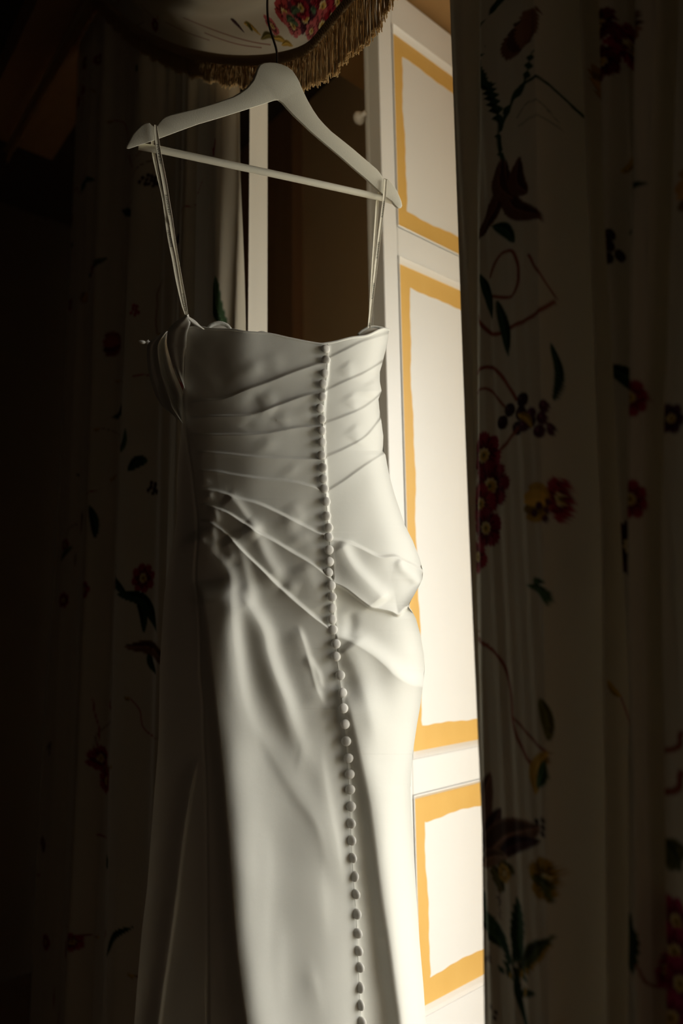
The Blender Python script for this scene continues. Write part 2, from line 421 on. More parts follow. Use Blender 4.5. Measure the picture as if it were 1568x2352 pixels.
# ------------------------------------------------------------------ printed cloth
CREAM = np.array([0.68, 0.62, 0.50])
GREEN = (0.07, 0.13, 0.06); DGREEN = (0.025, 0.06, 0.03); RED = (0.36, 0.03, 0.05); PLUM = (0.09, 0.03, 0.05)
PINK = (0.55, 0.14, 0.14); YEL = (0.55, 0.34, 0.07); BROWN = (0.20, 0.09, 0.05); RUST = (0.28, 0.07, 0.04); DK = (0.04, 0.02, 0.025)
class Cloth:
    def __init__(self, S, Z):
        self.S, self.Z = S, Z
        self.C = np.empty(S.shape + (3,)); self.C[:] = CREAM
        self.s0, self.ds = S[0, 0], S[0, 1] - S[0, 0]
    def win(self, s, z, r):
        S, Z = self.S, self.Z
        w = np.where((Z[:, 0] > z - r) & (Z[:, 0] < z + r))[0]
        if len(w) < 2: return None
        Sw = S[w[0]:w[-1] + 1]
        c = np.where(((Sw > s - r) & (Sw < s + r)).any(0))[0]
        if len(c) < 2: return None
        return slice(w[0], w[-1] + 1), slice(c[0], c[-1] + 1)
    def put(self, W, mask, col):
        a = np.clip(mask, 0, 1)[..., None]
        self.C[W] = self.C[W] * (1 - a) + np.array(col) * a
    def stroke(self, pts, w, col, lens=False, soft=0.0008):
        P = smooth_poly(pts, max(8, len(pts) * 7))
        c = P.mean(0); r = np.abs(P - c).max() + w * 1.5
        W = self.win(c[0], c[1], r)
        if W is None: return
        s, z = self.S[W], self.Z[W]
        best = np.full(s.shape, 1e9); n = len(P)
        for i in range(n - 1):
            a, b = P[i], P[i + 1]; d = b - a; L2 = d @ d + 1e-12
            t = np.clip(((s - a[0]) * d[0] + (z - a[1]) * d[1]) / L2, 0, 1)
            dist = np.hypot(s - a[0] - t * d[0], z - a[1] - t * d[1])
            g = (i + t) / (n - 1)
            ww = w * (np.sin(np.pi * g) ** 0.7 if lens else 1.0)
            best = np.minimum(best, dist - ww / 2)
        self.put(W, 0.5 - best / (2 * soft), col)
    def leaf(self, a, b, w, col=GREEN, bend=0.15):
        a = np.array(a, float); b = np.array(b, float); d = b - a; n = np.array([-d[1], d[0]])
        mpt = (a + b) / 2 + n * bend
        self.stroke([a, mpt, b], w, col, lens=True)
        n = n / (np.linalg.norm(n) + 1e-9)
        self.stroke([a + n * w * .12, mpt + n * w * .22, b], w * .42, tuple(0.45 * np.array(col)), lens=True)
        self.stroke([a, mpt, b], w * .06, tuple(1.8 * np.array(col)))
    def flower(self, s0, z0, R, col=RED, cen=YEL, k=None, ph=None):
        k = k or random.choice([5, 6, 7, 8]); ph = random.random() * 6 if ph is None else ph
        W = self.win(s0, z0, R * 1.15)
        if W is None: return
        s, z = self.S[W] - s0, self.Z[W] - z0
        r = np.hypot(s, z); th = np.arctan2(z, s) + ph
        edge = R * (0.78 + 0.22 * np.abs(np.cos(k * th / 2)) ** 0.6 + 0.04 * np.sin(5 * k * th))
        self.put(W, (edge - r) / 0.0014 + .5, col)
        self.put(W, (edge * .97 - r) / 0.002 * (np.abs(np.sin(k * th / 2)) > 0.93), tuple(.4 * np.array(col)))
        streak = R * (0.52 + 0.16 * np.sin(3 * k * th) + 0.06 * np.sin(7 * k * th + 1))
        self.put(W, (streak - r) / 0.0015 + .5, tuple(.28 * np.array(col)))
        self.put(W, (R * (.30 + .03 * np.sin(9 * th)) - r) / 0.0012 + .5, (0.75, 0.62, 0.32))
        self.put(W, (R * .22 - np.hypot(s - R * .04, z + R * .03)) / 0.0015 + .5, cen)
        self.put(W, (R * .09 - r) / 0.001 + .5, (0.10, 0.09, 0.03))
    def tulip(self, s0, z0, R, ang=0.0, col=BROWN):
        for da, w, c in ((-.55, .5, col), (.55, .5, col), (-.2, .55, tuple(1.4 * np.array(col))), (.25, .5, tuple(.5 * np.array(col))), (0, .3, tuple(1.6 * np.array(col)))):
            a = ang + da
            self.stroke([(s0, z0), (s0 + R * .5 * math.cos(a + da * .5), z0 + R * .5 * math.sin(a + da * .5)), (s0 + R * math.cos(a), z0 + R * math.sin(a))], R * w, c, lens=True)
    def berries(self, s0, z0, R, n=6, col=PLUM):
        for i in range(n):
            a = i * 2.4; q = R * math.sqrt((i + .5) / n)
            x, y = s0 + q * math.cos(a), z0 + q * math.sin(a)
            W = self.win(x, y, R)
            if W is None: continue
            self.put(W, (R * .34 - np.hypot(self.S[W] - x, self.Z[W] - y)) / .001 + .5, col)
            W2 = self.win(x, y, R * .3)
            if W2: self.put(W2, (R * .1 - np.hypot(self.S[W2] - x + R * .1, self.Z[W2] - y - R * .1)) / .001, tuple(3 * np.array(col)))
    def scatter(self, n, s0, s1, z0, z1, rnd, keep=lambda s, z: True):
        for i in range(n):
            s, z = rnd.uniform(s0, s1), rnd.uniform(z0, z1)
            if not keep(s, z): continue
            t = rnd.random(); a = rnd.uniform(0, 6.28)
            if t < .22: self.flower(s, z, rnd.uniform(.014, .028), rnd.choice([RED, PINK, PLUM, RED]), k=rnd.choice([5, 6, 7]), ph=a)
            elif t < .45:
                L_ = rnd.uniform(.04, .09); self.leaf((s, z), (s + L_ * math.cos(a), z + L_ * math.sin(a)), L_ * .28, rnd.choice([GREEN, DGREEN, (0.12, 0.14, 0.05)]), rnd.uniform(-.3, .3))
            elif t < .75:
                p = [(s, z)]
                for _ in range(4):
                    a += rnd.uniform(-.8, .8); p.append((p[-1][0] + .035 * math.cos(a), p[-1][1] + .035 * math.sin(a)))
                self.stroke(p, rnd.uniform(.0018, .0032), rnd.choice([RUST, BROWN, RED]))
                self.leaf(p[-1], (p[-1][0] + .02 * math.cos(a + .5), p[-1][1] + .02 * math.sin(a + .5)), .008, YEL)
            elif t < .88: self.berries(s, z, rnd.uniform(.01, .018), rnd.choice([5, 7]), rnd.choice([PLUM, DK, RED]))
            else: self.tulip(s, z, rnd.uniform(.03, .055), a, rnd.choice([BROWN, RUST, (0.45, .25, .08)]))

def table_relief(rows, PX, PY, lin=False):
    ys = [r[0] for r in rows]
    tabs = []
    for y, pts in rows:
        p = np.array(pts, float)
        tabs.append((p[:, 0], p[:, 1]))
    out = np.zeros(PX.shape)
    PYc = np.clip(PY, ys[0], ys[-1])
    # interpolate control positions between the rows
    for i in range(len(rows) - 1):
        m_ = (PYc >= ys[i]) & (PYc <= ys[i + 1])
        if not m_.any(): continue
        t = (PYc[m_] - ys[i]) / (ys[i + 1] - ys[i])
        x = PX[m_]
        res = np.zeros(x.shape)
        xa, ha = tabs[i]; xb, hb = tabs[i + 1]
        K = len(xa)
        for k in range(K - 1):
            l = xa[k] + (xb[k] - xa[k]) * t; r = xa[k + 1] + (xb[k + 1] - xa[k + 1]) * t
            h0 = ha[k] + (hb[k] - ha[k]) * t; h1 = ha[k + 1] + (hb[k + 1] - ha[k + 1]) * t
            lo_, hi_ = np.minimum(l, r), np.maximum(l, r)
            sel = (x >= lo_) & (x <= hi_)
            u = np.clip((x - l) / (r - l + 1e-9), 0, 1)
            if not lin: u = u * u * (3 - 2 * u)
            res = np.where(sel, h0 + (h1 - h0) * u, res)
            if k == 0: res = np.where((x - l) * (r - l) < 0, h0, res)
            if k == K - 2: res = np.where((x - r) * (r - l) > 0, h1, res)
        out[m_] = res
    return out * 0.001

# ---- right-hand curtain
CB = 0.67
CBR = 0.60
def make_curtain_right():
    t = empty('curtain', ab(-0.2, CBR, 0.0), 'long floral chintz curtain in deep shadow, hanging right of the shutter', 'curtain')
    aL = float(hit_b(1056, 1100, CBR)[0])
    def relief(S, Z, PX, PY):
        h = table_relief(rows, PX, PY)
        h = np.where(h < 0, h * 2.6, h) * np.where(PX < 1100, np.where(h < 0, .4, 1), 1)
        far = np.clip((S - aL - 0.40) / .1, 0, 1)
        h = h * (1 - far) + far * 0.030 * (np.sin(S * 52) + .45 * np.sin(S * 97 + 1))
        return h + 0.0009 * np.sin(S * 260 + 0.6 * np.sin(Z * 4)) * (0.5 + 0.5 * np.sin(S * 37)) + 0.0005 * np.sin(S * 410 + Z * 2)
    rows = [
        (0, [(1012, -30), (1032, 0), (1060, 4), (1095, -22), (1107, 6), (1125, 14), (1250, 20), (1266, -28), (1310, -8), (1340, -34), (1385, 6), (1425, -4), (1445, -26), (1480, 16), (1515, 10), (1535, -30), (1570, 8), (1640, 18), (1700, -20), (1800, 10)]),
        (1176, [(1058, -30), (1070, -4), (1082, -8), (1094, -20), (1101, 6), (1120, 14), (1275, 22), (1292, -28), (1330, -16), (1362, -38), (1392, -10), (1425, -14), (1442, -4), (1462, 16), (1482, 8), (1500, -30), (1530, 8), (1610, 16), (1700, -20), (1800, 10)]),
        (2352, [(1105, -26), (1108, -12), (1112, -4), (1116, 2), (1122, 6), (1150, 14), (1290, 22), (1304, -26), (1350, -14), (1400, -38), (1428, -16), (1440, -6), (1455, 8), (1480, 12), (1495, 0), (1512, -28), (1545, 8), (1630, 16), (1700, -20), (1800, 10)]),
    ]
    sf = np.arange(aL, aL + 0.95, 0.0004)
    wgt = np.zeros(len(sf) - 1)
    for zr in (1.05, 1.4, 1.75, 2.1, 2.35):
        bp = WD * sf[:, None] + OD * CBR + np.array([0, 0, zr])
        px_, py_ = proj(bp)
        hr_ = relief(sf, np.full(len(sf), zr), px_, py_)
        wgt = np.maximum(wgt, np.hypot(np.diff(sf), np.diff(hr_)))
    cum_ = np.concatenate([[0], np.cumsum(wgt)])
    s = np.interp(np.arange(0, cum_[-1], 0.0021), cum_, sf)
    z = np.concatenate([np.arange(0.02, 0.95, 0.02), np.arange(0.95, 2.35, 0.0018), np.arange(2.35, 3.379, 0.02)])[::-1]
    S, Z = np.meshgrid(s, z)
    base = WD * S[..., None] + OD * CBR + np.array([0, 0, 1.0]) * Z[..., None]
    PX, PY = proj(base)
    h = relief(S, Z, PX, PY)
    G = base - OD * h[..., None]
    ARC = s[0] + np.concatenate([np.zeros((len(z), 1)), np.cumsum(np.hypot(np.diff(S, axis=1), np.diff(h, axis=1)), axis=1)], 1)
    arc = ARC[len(z) // 2]
    ck = Cloth(ARC, Z)
    def q(px, py):
        a_, z_ = hit_b(px, py, CBR)
        j_ = int(np.argmin(np.abs(z - z_)))
        a_e = float(hit_b(1266 + py * .0075, py, CBR)[0])
        if a_e < a_ < a_e + .05: return (float(np.interp(a_e, s, ARC[j_])) + float(a_) - a_e, float(z_))
        return (float(np.interp(a_, s, ARC[j_])), float(z_))
    rnd = random.Random(11)
    ck.scatter(64, arc[0], arc[-1], 0.9, 2.6, rnd, lambda a_, z_: not (float(q(1100, 1100)[0]) < a_ < float(q(1290, 1100)[0])))
    S_ = lambda pts: [q(*p) for p in pts]
    # tall leaf and drooping bloom at the top
    ck.tulip(*q(1225, 130), 0.040, math.radians(100), BROWN)
    ck.stroke(S_([(1240, 150), (1225, 210), (1185, 270), (1165, 330), (1180, 400)]), .006, DGREEN)
    ck.leaf(q(1165, 330), q(1132, 120), .014, DGREEN, -.1)
    ck.stroke(S_([(1275, 205), (1225, 215), (1180, 275)]), .004, DGREEN)
    ck.leaf(q(1115, 80), q(1190, 0), .010, DGREEN, .1)
    for p0, p1 in (((1180, 385), (1115, 560)), ((1180, 385), (1265, 520)), ((1170, 380), (1200, 470)), ((1215, 380), (1235, 460))):
        ck.leaf(q(*p0), q(*p1), .022, (0.13, 0.055, 0.035), .12 if p1[0] < 1180 else -.2)
    ck.leaf(q(1150, 530), q(1205, 570), .014, DGREEN, .1)
    ck.stroke(S_([(1210, 290), (1240, 255), (1265, 275), (1215, 308)]), .0012, (0.16, 0.16, 0.10))
    # looping stems
    ck.stroke(S_([(1145, 645), (1165, 600), (1200, 590), (1215, 640), (1200, 690), (1150, 690)]), .0035, RUST)
    ck.stroke(S_([(1110, 730), (1150, 775), (1200, 760), (1255, 735), (1280, 690)]), .0045, RUST)
    ck.stroke(S_([(1240, 600), (1265, 640), (1285, 680)]), .003, RUST)
    ck.leaf(q(1120, 640), q(1150, 740), .012, DGREEN, .05); ck.leaf(q(1160, 700), q(1190, 825), .014, DGREEN, .05)
    ck.stroke(S_([(1100, 860), (1145, 850), (1180, 880), (1210, 925)]), .0042, RUST)
    ck.stroke(S_([(1105, 905), (1140, 900), (1180, 940)]), .003, RUST)
    ck.berries(*q(1210, 960), .022, 6, DK); ck.berries(*q(1262, 970), .020, 6, PLUM); ck.leaf(q(1215, 960), q(1250, 990), .008, YEL)
    ck.stroke(S_([(1215, 990), (1180, 1030), (1145, 1060)]), .004, RUST)
    ck.flower(*q(1130, 1050), .026, (0.30, .02, .04)); ck.flower(*q(1145, 1120), .028, (0.24, .02, .035)); ck.flower(*q(1120, 1160), .022, RED)
    ck.flower(*q(1135, 1215), .022, (0.26, .02, .04)); ck.flower(*q(1110, 1280), .018, RED)
    ck.tulip(*q(1290, 1160), .03, math.radians(170), YEL); ck.berries(*q(1278, 1175), .012, 5, PLUM)
    ck.leaf(q(1255, 1330), q(1295, 1395), .014, GREEN, .1)
    # lower sprays
    ck.stroke(S_([(1108, 1450), (1160, 1500), (1195, 1580), (1205, 1660), (1235, 1730), (1265, 1760)]), .004, RUST)
    ck.stroke(S_([(1200, 1640), (1260, 1700), (1290, 1725)]), .003, RUST)
    ck.leaf(q(1270, 1600), q(1290, 1700), .016, (0.16, .14, .04), .1); ck.leaf(q(1290, 1720), q(1258, 1815), .016, YEL, -.1); ck.leaf(q(1280, 1740), q(1262, 1800), .010, GREEN, .1)
    for a_, b_, w_, c_ in (((1130, 1960), (1115, 1790), .022, (.13, .065, .045)), ((1135, 1960), (1145, 1770), .022, (.22, .12, .08)), ((1140, 1960), (1172, 1850), .016, (.10, .045, .04)),
                          ((1120, 1960), (1110, 1850), .010, (.05, .02, .03))):
        ck.leaf(q(*a_), q(*b_), w_, c_, .08)
    for a_, b_, w_, c_ in (((1115, 1985), (1270, 1890), .030, (.20, .11, .075)), ((1150, 1975), (1272, 1920), .014, (.07, .03, .035)), ((1115, 1985), (1190, 1960), .016, (.28, .17, .11))):
        ck.leaf(q(*a_), q(*b_), w_, c_, .08)
    ck.berries(*q(1272, 1888), .008, 4, DK)
    ck.leaf(q(1150, 1985), q(1170, 2040), .016, (.14, .13, .04)); ck.leaf(q(1165, 1985), q(1205, 1995), .012, (.14, .13, .04)); ck.flower(*q(1182, 1998), .009, YEL)
    ck.stroke(S_([(1168, 2030), (1166, 2060), (1170, 2100)]), .0015, BROWN); ck.berries(*q(1166, 2058), .004, 3, DK)
    ck.leaf(q(1185, 2145), q(1106, 2000), .020, (0.05, .105, .055), .12); ck.leaf(q(1175, 2165), q(1106, 2110), .016, (0.06, .11, .05), -.12)
    ck.leaf(q(1205, 2200), q(1210, 2050), .018, (0.05, .10, .05), -.05)
    ck.stroke(S_([(1165, 2130), (1190, 2210), (1215, 2270), (1240, 2352), (1260, 2440)]), .008, DGREEN)
    ck.stroke(S_([(1205, 2160), (1212, 2230), (1215, 2270)]), .006, DGREEN)
    ck.leaf(q(1235, 2270), q(1302, 2140), .018, (0.07, .09, .03), .15); ck.stroke(S_([(1232, 2270), (1250, 2210), (1290, 2160)]), .003, YEL)
    ck.flower(*q(1285, 2010), .020, (0.42, .25, .04), YEL, 5, 1.0); ck.leaf(q(1250, 2000), q(1300, 2070), .012, (0.10, .11, .03), .25)
    ck.stroke(S_([(1140, 2160), (1136, 2180), (1150, 2200)]), .0015, BROWN); ck.berries(*q(1142, 2195), .006, 5, (.10, .05, .03)); ck.berries(*q(1155, 2310), .006, 3, DK)
    # carmine bunch far right
    for px, py, R in ((1530, 2120, .020), (1565, 2110, .02), (1518, 2170, .02), (1560, 2180, .022), (1540, 2255, .024), (1575, 2250, .022), (1515, 2300, .018), (1550, 2330, .022), (1500, 2245, .016)):
        ck.flower(*q(px, py), R, random.choice([(0.40, .03, .10), (0.34, .02, .08)]))
    ck.leaf(q(1545, 1990), q(1590, 1940), .018, (.13, .12, .04)); ck.leaf(q(1530, 1930), q(1575, 1990), .018, (.10, .11, .04)); ck.leaf(q(1440, 2080), q(1465, 2230), .024, DGREEN)
    ck.stroke(S_([(1500, 1830), (1540, 1815), (1580, 1770)]), .005, RUST); ck.stroke(S_([(1500, 1740), (1540, 1720), (1580, 1680)]), .004, RUST)
    ck.flower(*q(1380, 60), .020, (.16, .02, .02)); ck.flower(*q(1380, 145), .022, (.16, .02, .02))
    ck.berries(*q(1385, 565), .018, 6, DK); ck.leaf(q(1420, 520), q(1500, 430), .014, DGREEN)
    for pz in (1000, 1230): ck.flower(*q(1465, pz - 80), .018, RED)
    link('curtain_panel', grid_mesh('curtain_panel', G, ck.C), M_curtain, t)
    # lining on the window side
    Gb = base[::12, ::10] + OD * 0.17 - OD * (h[::12, ::10, None] * 0.2) * np.clip((S[::12, ::10, None] - s[0]) / .1, 0, 1)
    link('lining', grid_mesh('lining', Gb), M_clining, t)
make_curtain_right()

# ---- left-hand curtain
def make_curtain_left():
    t = empty('curtain', ab(-1.5, CB, 0.0), 'long floral chintz curtain almost lost in darkness, hanging behind the left of the dress', 'curtain')
    aR = float(hit_b(550, 500, CB)[0]); KS = 0.0
    cand = np.linspace(aR - 1.6, aR, 800); pxs = proj(WD * cand[:, None] + OD * (CB - KS * (aR - cand))[:, None] + np.array([0, 0, 1.4]))[0]
    aL = float(cand[np.argmin(np.abs(pxs - 112))])
    s = np.arange(aL, aR, 0.0026)
    z = np.concatenate([np.arange(0.02, 0.6, 0.03), np.arange(0.6, 3.379, 0.0042)])[::-1]
    S, Z = np.meshgrid(s, z)
    base = WD * S[..., None] + OD * (CB - KS * (aR - S))[..., None] + np.array([0, 0, 1.0]) * Z[..., None]
    PX, PY = proj(base)
    K = [(100, -20), (125, 6), (150, 8), (168, -14), (185, 8), (205, 24), (216, 34), (238, -16), (262, -14), (288, 16), (302, 32), (346, -10), (372, -24), (392, 8), (410, 12), (428, -14), (452, 10), (478, 14), (510, 26), (532, 0), (549, -24)]
    def row(y):   # the same folds, following the perspective of upright lines
        g = (y + 9000.0) / (1400.0 + 9000.0)
        return (y, [(640 + (x - 640) * g + (8 * math.sin(x * .05 + y * .002)), h_) for x, h_ in K])
    rows = [row(y) for y in (-200, 400, 900, 1400, 1900, 2400)]
    # hold the leading edge at its place
    for _, r in rows:
        pass
    h = table_relief(rows, PX, PY)
    h += 0.003 * np.sin(S * 150 + Z * 1.5) * (0.5 + 0.5 * np.sin(S * 23 + Z)) + 0.002 * np.sin(S * 60 + Z * 9) * np.exp(-((S - aR) / .06) ** 2)
    G = base - OD * h[..., None]
    mid = h[len(z) // 2]
    arc = s[0] + np.concatenate([[0], np.cumsum(np.hypot(np.diff(s), np.diff(mid)))])
    ck = Cloth(np.broadcast_to(arc[None], S.shape), Z)
    rnd = random.Random(5)
    ck.scatter(110, arc[0], arc[-1] - .09, 0.5, 3.3, rnd)
    PXs, PYs = PX[::4, ::2], PY[::4, ::2]
    def q(px, py):
        k = int(np.argmin((PXs - px) ** 2 + (PYs - py) ** 2)); j, i = divmod(k, PXs.shape[1])
        return (float(arc[i * 2]), float(z[j * 4]))
    ck.flower(*q(332, 1330), .034, RED); ck.leaf(q(300, 1370), q(350, 1450), .03, DGREEN, .2); ck.leaf(q(250, 1355), q(320, 1375), .025, DGREEN, .2)
    ck.flower(*q(222, 1745), .03, RED); ck.flower(*q(226, 1800), .03, RED); ck.leaf(q(320, 1090), q(340, 1060), .03, DGREEN)
    ck.leaf(q(310, 1490), q(370, 1540), .03, BROWN); ck.leaf(q(285, 2180), q(310, 2130), .014, DGREEN)
    ck.leaf(q(530, 760), q(528, 650), .03, GREEN, .1)
    link('curtain_panel', grid_mesh('curtain_panel', G, ck.C), M_curtain, t)
    # turned-back lining along the leading edge
    px0, px1 = 548, 606
    a1_, _ = hit_b(610, 500, CB + 0.06)
    s = np.linspace(aR - 0.001, float(a1_), 60)
    z = np.arange(0.03, 3.379, 0.03)
    S, Z = np.meshgrid(s, z)
    u = (S - s[0]) / (s[-1] - s[0])
    hb = CB + 0.022 + 0.042 * u + 0.0012 * np.sin(u * 9 + .4 * np.sin(Z * 3))
    G = WD * S[..., None] + OD * hb[..., None] + np.array([0, 0, 1.0]) * Z[..., None]
    ln = link('lining', grid_mesh('lining', G), M_clining, t)
    ln['label'] = 'plain cream lining turned out along the edge'
make_curtain_left()

# ------------------------------------------------------------------ rail above the frame, swag with fringe
HP = hit(640, 395, np.array([0, 0.965, 0]), np.array([0, -1.0, 0]))   # centre of the hanger bar
AZ = math.radians(20)
DD = np.array([math.cos(AZ), math.sin(AZ), 0]); ND = np.array([math.sin(AZ), -math.cos(AZ), 0])
def dp(px, py, off=0.0):
    return hit(px, py, HP, ND, off)
hook_top = dp(641, -52, 0.0)
hb_ = float(hook_top @ OD); rz = float(hook_top[2]) - 0.010
ck_x = hook_top + np.array([0, 0, 0.0])
loop = [hook_top + DD * (0.012 * math.sin(w)) * 0 + ND * (0.010 * math.sin(w)) + np.array([0, 0, -0.012 + 0.0115 * (1 - math.cos(w)) ]) for w in np.linspace(-0.2, math.pi + .6, 16)]
up = [hook_top + np.array([0, 0, 0.03]), hook_top + np.array([0, 0, 0.2]), np.array([hook_top[0], hook_top[1], CEIL])]
lk = tube('ceiling_hook', np.array([hook_top + ND * .010 + np.array([0, 0, -.002]), hook_top + ND * .007 + np.array([0, 0, -.010]), hook_top + np.array([0, 0, -.0135]), hook_top - ND * .007 + np.array([0, 0, -.010]),
      hook_top - ND * .009 + np.array([0, 0, .004]), hook_top - ND * .002 + np.array([0, 0, .03]), np.array([hook_top[0], hook_top[1], CEIL])]), 0.0022, M_brass, None, 10)
tagged(lk, 'thin brass ceiling hook that holds up the hanger', 'hook')
pel = box_ab('pelmet_board', -2.75, 0.35, CB - .16, CB + .12, CEIL - 0.12, CEIL, M_walld)
tagged(pel, 'dark wooden pelmet board above the curtains and swag', 'pelmet')

def make_swag():
    t = empty('swag_valance', ab(-1.0, CB - .03, rz), 'floral chintz swag with a golden tassel fringe, above and behind the hanger', 'valance')
    hem = smooth_poly([(60, -330), (120, -180), (190, -60), (290, 50), (390, 108), (480, 134), (560, 143), (640, 138), (709, 116), (755, 66), (777, 39), (805, 6), (838, -30), (872, -72), (905, -140), (930, -260)], 260)
    bS = CB - 0.052
    hp = hit(hem[:, 0], hem[:, 1], OD * bS, -OD)
    hp[:, 2] = np.minimum(hp[:, 2], CEIL - 0.16)
    n = len(hem)
    topz = CEIL - 0.12
    u = np.linspace(0, 1, n)
    top = ab(-1.72, bS, 0)[None] * (1 - u[:, None]) + ab(-0.42, bS, 0)[None] * u[:, None]
    top[:, 2] = topz
    R = 260
    v = np.linspace(0, 1, R)[:, None, None]
    G = hp[None] * (1 - v) + top[None] * v
    V2 = v[..., 0]; U2 = np.broadcast_to(u[None], (R, n))
    env = np.sin(np.pi * np.clip(U2, 0, 1)) ** 0.7
    hgt = (top[:, 2] - hp[:, 2])[None] * V2
    bul = 0.034 * (1 - np.exp(-(hgt / .07) ** 1.2)) * env * np.clip((1 - V2) * 3, 0, 1)
    folds = 0.010 * np.sin(hgt * 62 + 2.2 * np.sin(U2 * 3.1)) * env * np.clip(hgt * 14, 0, 1) * np.clip((1 - V2) * 4, 0, 1)
    G = G - OD * (bul + folds)[..., None]
    # print in cloth coordinates
    L = np.concatenate([[0], np.cumsum(np.linalg.norm(np.diff(hp, axis=0), axis=1))])
    S = np.broadcast_to(L[None], (R, n)).copy(); 
    
    # resample to an even grid for the print
    s = np.linspace(0, L[-1], 900); zc = np.linspace(0, 0.75, 620)
    SS, ZZ = np.meshgrid(s, zc)
    idx = np.interp(s, L, np.arange(n)); i0 = np.clip(idx.astype(int), 0, n - 2); fr = (idx - i0)[None, :, None]
    rr = np.interp(zc, [0, .75], [0, R - 1]); j0 = np.clip(rr.astype(int), 0, R - 2); fv = (rr - j0)[:, None, None]
    Ga = G[j0] * (1 - fv) + G[j0 + 1] * fv
    Gf = Ga[:, i0] * (1 - fr) + Ga[:, i0 + 1] * fr
    ck = Cloth(SS, ZZ[:, :])
    # find print coordinates for a place in view
    PXg, PYg = proj(Gf)
    def q(px, py):
        k = np.argmin((PXg - px) ** 2 + (PYg - py) ** 2); j, i = divmod(int(k), PXg.shape[1]); return (float(SS[j, i]), float(ZZ[j, i]))
    rnd = random.Random(3)
    ck.scatter(26, 0, q(430, 110)[0], 0.02, .4, rnd)
    for px, py, R_, c in ((650, 5, .022, (.30, .02, .03)), (690, -8, .026, PINK), (742, 15, .024, RED), (655, 30, .022, (.42, .06, .06)), (700, 40, .026, (.10, .03, .045)), (672, 60, .018, PINK), (740, 62, .024, (.50, .10, .10)),
                          (625, 60, .014, PINK), (765, 40, .016, (.30, .02, .03)), (775, 5, .018, RED), (715, 72, .014, PINK), (640, -40, .022, RED), (700, -60, .02, PLUM), (760, -50, .02, PINK), (690, 18, .014, RED)):
        ck.flower(*q(px, py), R_, c)
    for p0, p1 in (((672, 32), (690, 24)), ((660, 48), (676, 42)), ((715, 20), (724, 30)), ((668, 52), (684, 58))):
        ck.leaf(q(*p0), q(*p1), .008, (0.10, .16, .09))
    for p0, p1, c in (((560, 55), (598, 80), YEL), ((566, 50), (575, 68), (.14, .12, .03)), ((600, 90), (645, 96), (.2, .16, .05)), ((630, 88), (660, 104), YEL), ((648, 104), (672, 105), YEL), ((530, 45), (560, 75), (.09, .04, .04))):
        ck.leaf(q(*p0), q(*p1), .011, c)
    for pts in ([(420, 40), (480, 65), (560, 92), (620, 102)], [(470, 75), (540, 100), (600, 110)], [(380, 50), (430, 75), (480, 92)]):
        ck.stroke([q(*p) for p in pts], .002, RUST)
    link('swag_cloth', grid_mesh('swag_cloth', Gf, ck.C), M_swag, t)
    # braid along the hem
    br = hp - OD * 0.004
    parts = []
    path = br
    ph = L / 0.0042
    for k in range(2):
        off = np.zeros_like(path)
        tdir = np.gradient(path, axis=0); tdir /= np.linalg.norm(tdir, axis=1)[:, None]
        nrm = np.cross(tdir, -OD)
        pth = path + nrm * (0.004 * (k - .5) * 2)[None] if False else path + nrm * (0.0045 * (2 * k - 1))
        parts.append(tube_geo(pth, 0.0038, 6))
    V, F = join_geo(parts)
    link('braid', mesh_from('braid', V, F), M_braid, t)
    # small cord coils wound round the braid
    Lf = np.arange(0, L[-1], 0.0040)
    P = np.stack([np.interp(Lf, L, br[:, i]) for i in range(3)], 1)
    T = np.gradient(P, axis=0); T /= np.linalg.norm(T, axis=1)[:, None]
    parts = []
    for i in range(len(P)):
        nrm = np.cross(T[i], -OD)
        p0 = P[i] - nrm * .009 - OD * .002; p1 = P[i] + nrm * .009 + T[i] * .003 - OD * .002; pm = P[i] - OD * .0065 + T[i] * .0015
        parts.append(tube_geo([p0, pm, p1], [.0010, .0016, .0010], 4, False))
    V, F = join_geo(parts)
    o = link('braid_cord', mesh_from('braid_cord', V, F), M_braid, t); o['kind'] = 'stuff'
    # fringe
    rn = np.random.default_rng(4)
    parts = []
    Lq = np.arange(0, L[-1], 0.00062)
    for li in Lq:
        i = np.interp(li, L, np.arange(n)); i0_ = int(min(i, n - 2)); f_ = i - i0_
        p = hp[i0_] * (1 - f_) + hp[i0_ + 1] * f_
        length = 0.050 + 0.042 * min(1, max(0, (i - 110) / 60)) + 0.004 * math.sin(li * 70) + 0.003 * math.sin(li * 260) + rn.uniform(-.003, .003)
        tuft = 0.0012 * math.sin(li * 520)
        a1 = rn.uniform(-.0025, .0025); b1 = rn.uniform(-.004, .004)
        x = WD * (a1 + tuft); y = OD * b1
        dn = np.array([0, 0, -length])
        w = rn.uniform(-.0015, .0015)
        pts = [p + OD * rn.uniform(-.003, .003), p + dn * .35 + x * .4 + y * .5 + WD * w, p + dn * .7 + x * .8 + y - WD * w, p + dn + x * 1.3 + y * 1.2 + WD * w]
        parts.append(tube_geo(pts, [.00062, .0006, .0006, .0009], 3, False))
    V, F = join_geo(parts)
    o = link('fringe', mesh_from('fringe', V, F), M_fringe, t); o['kind'] = 'stuff'
    o['label'] = 'golden silk fringe'
make_swag()

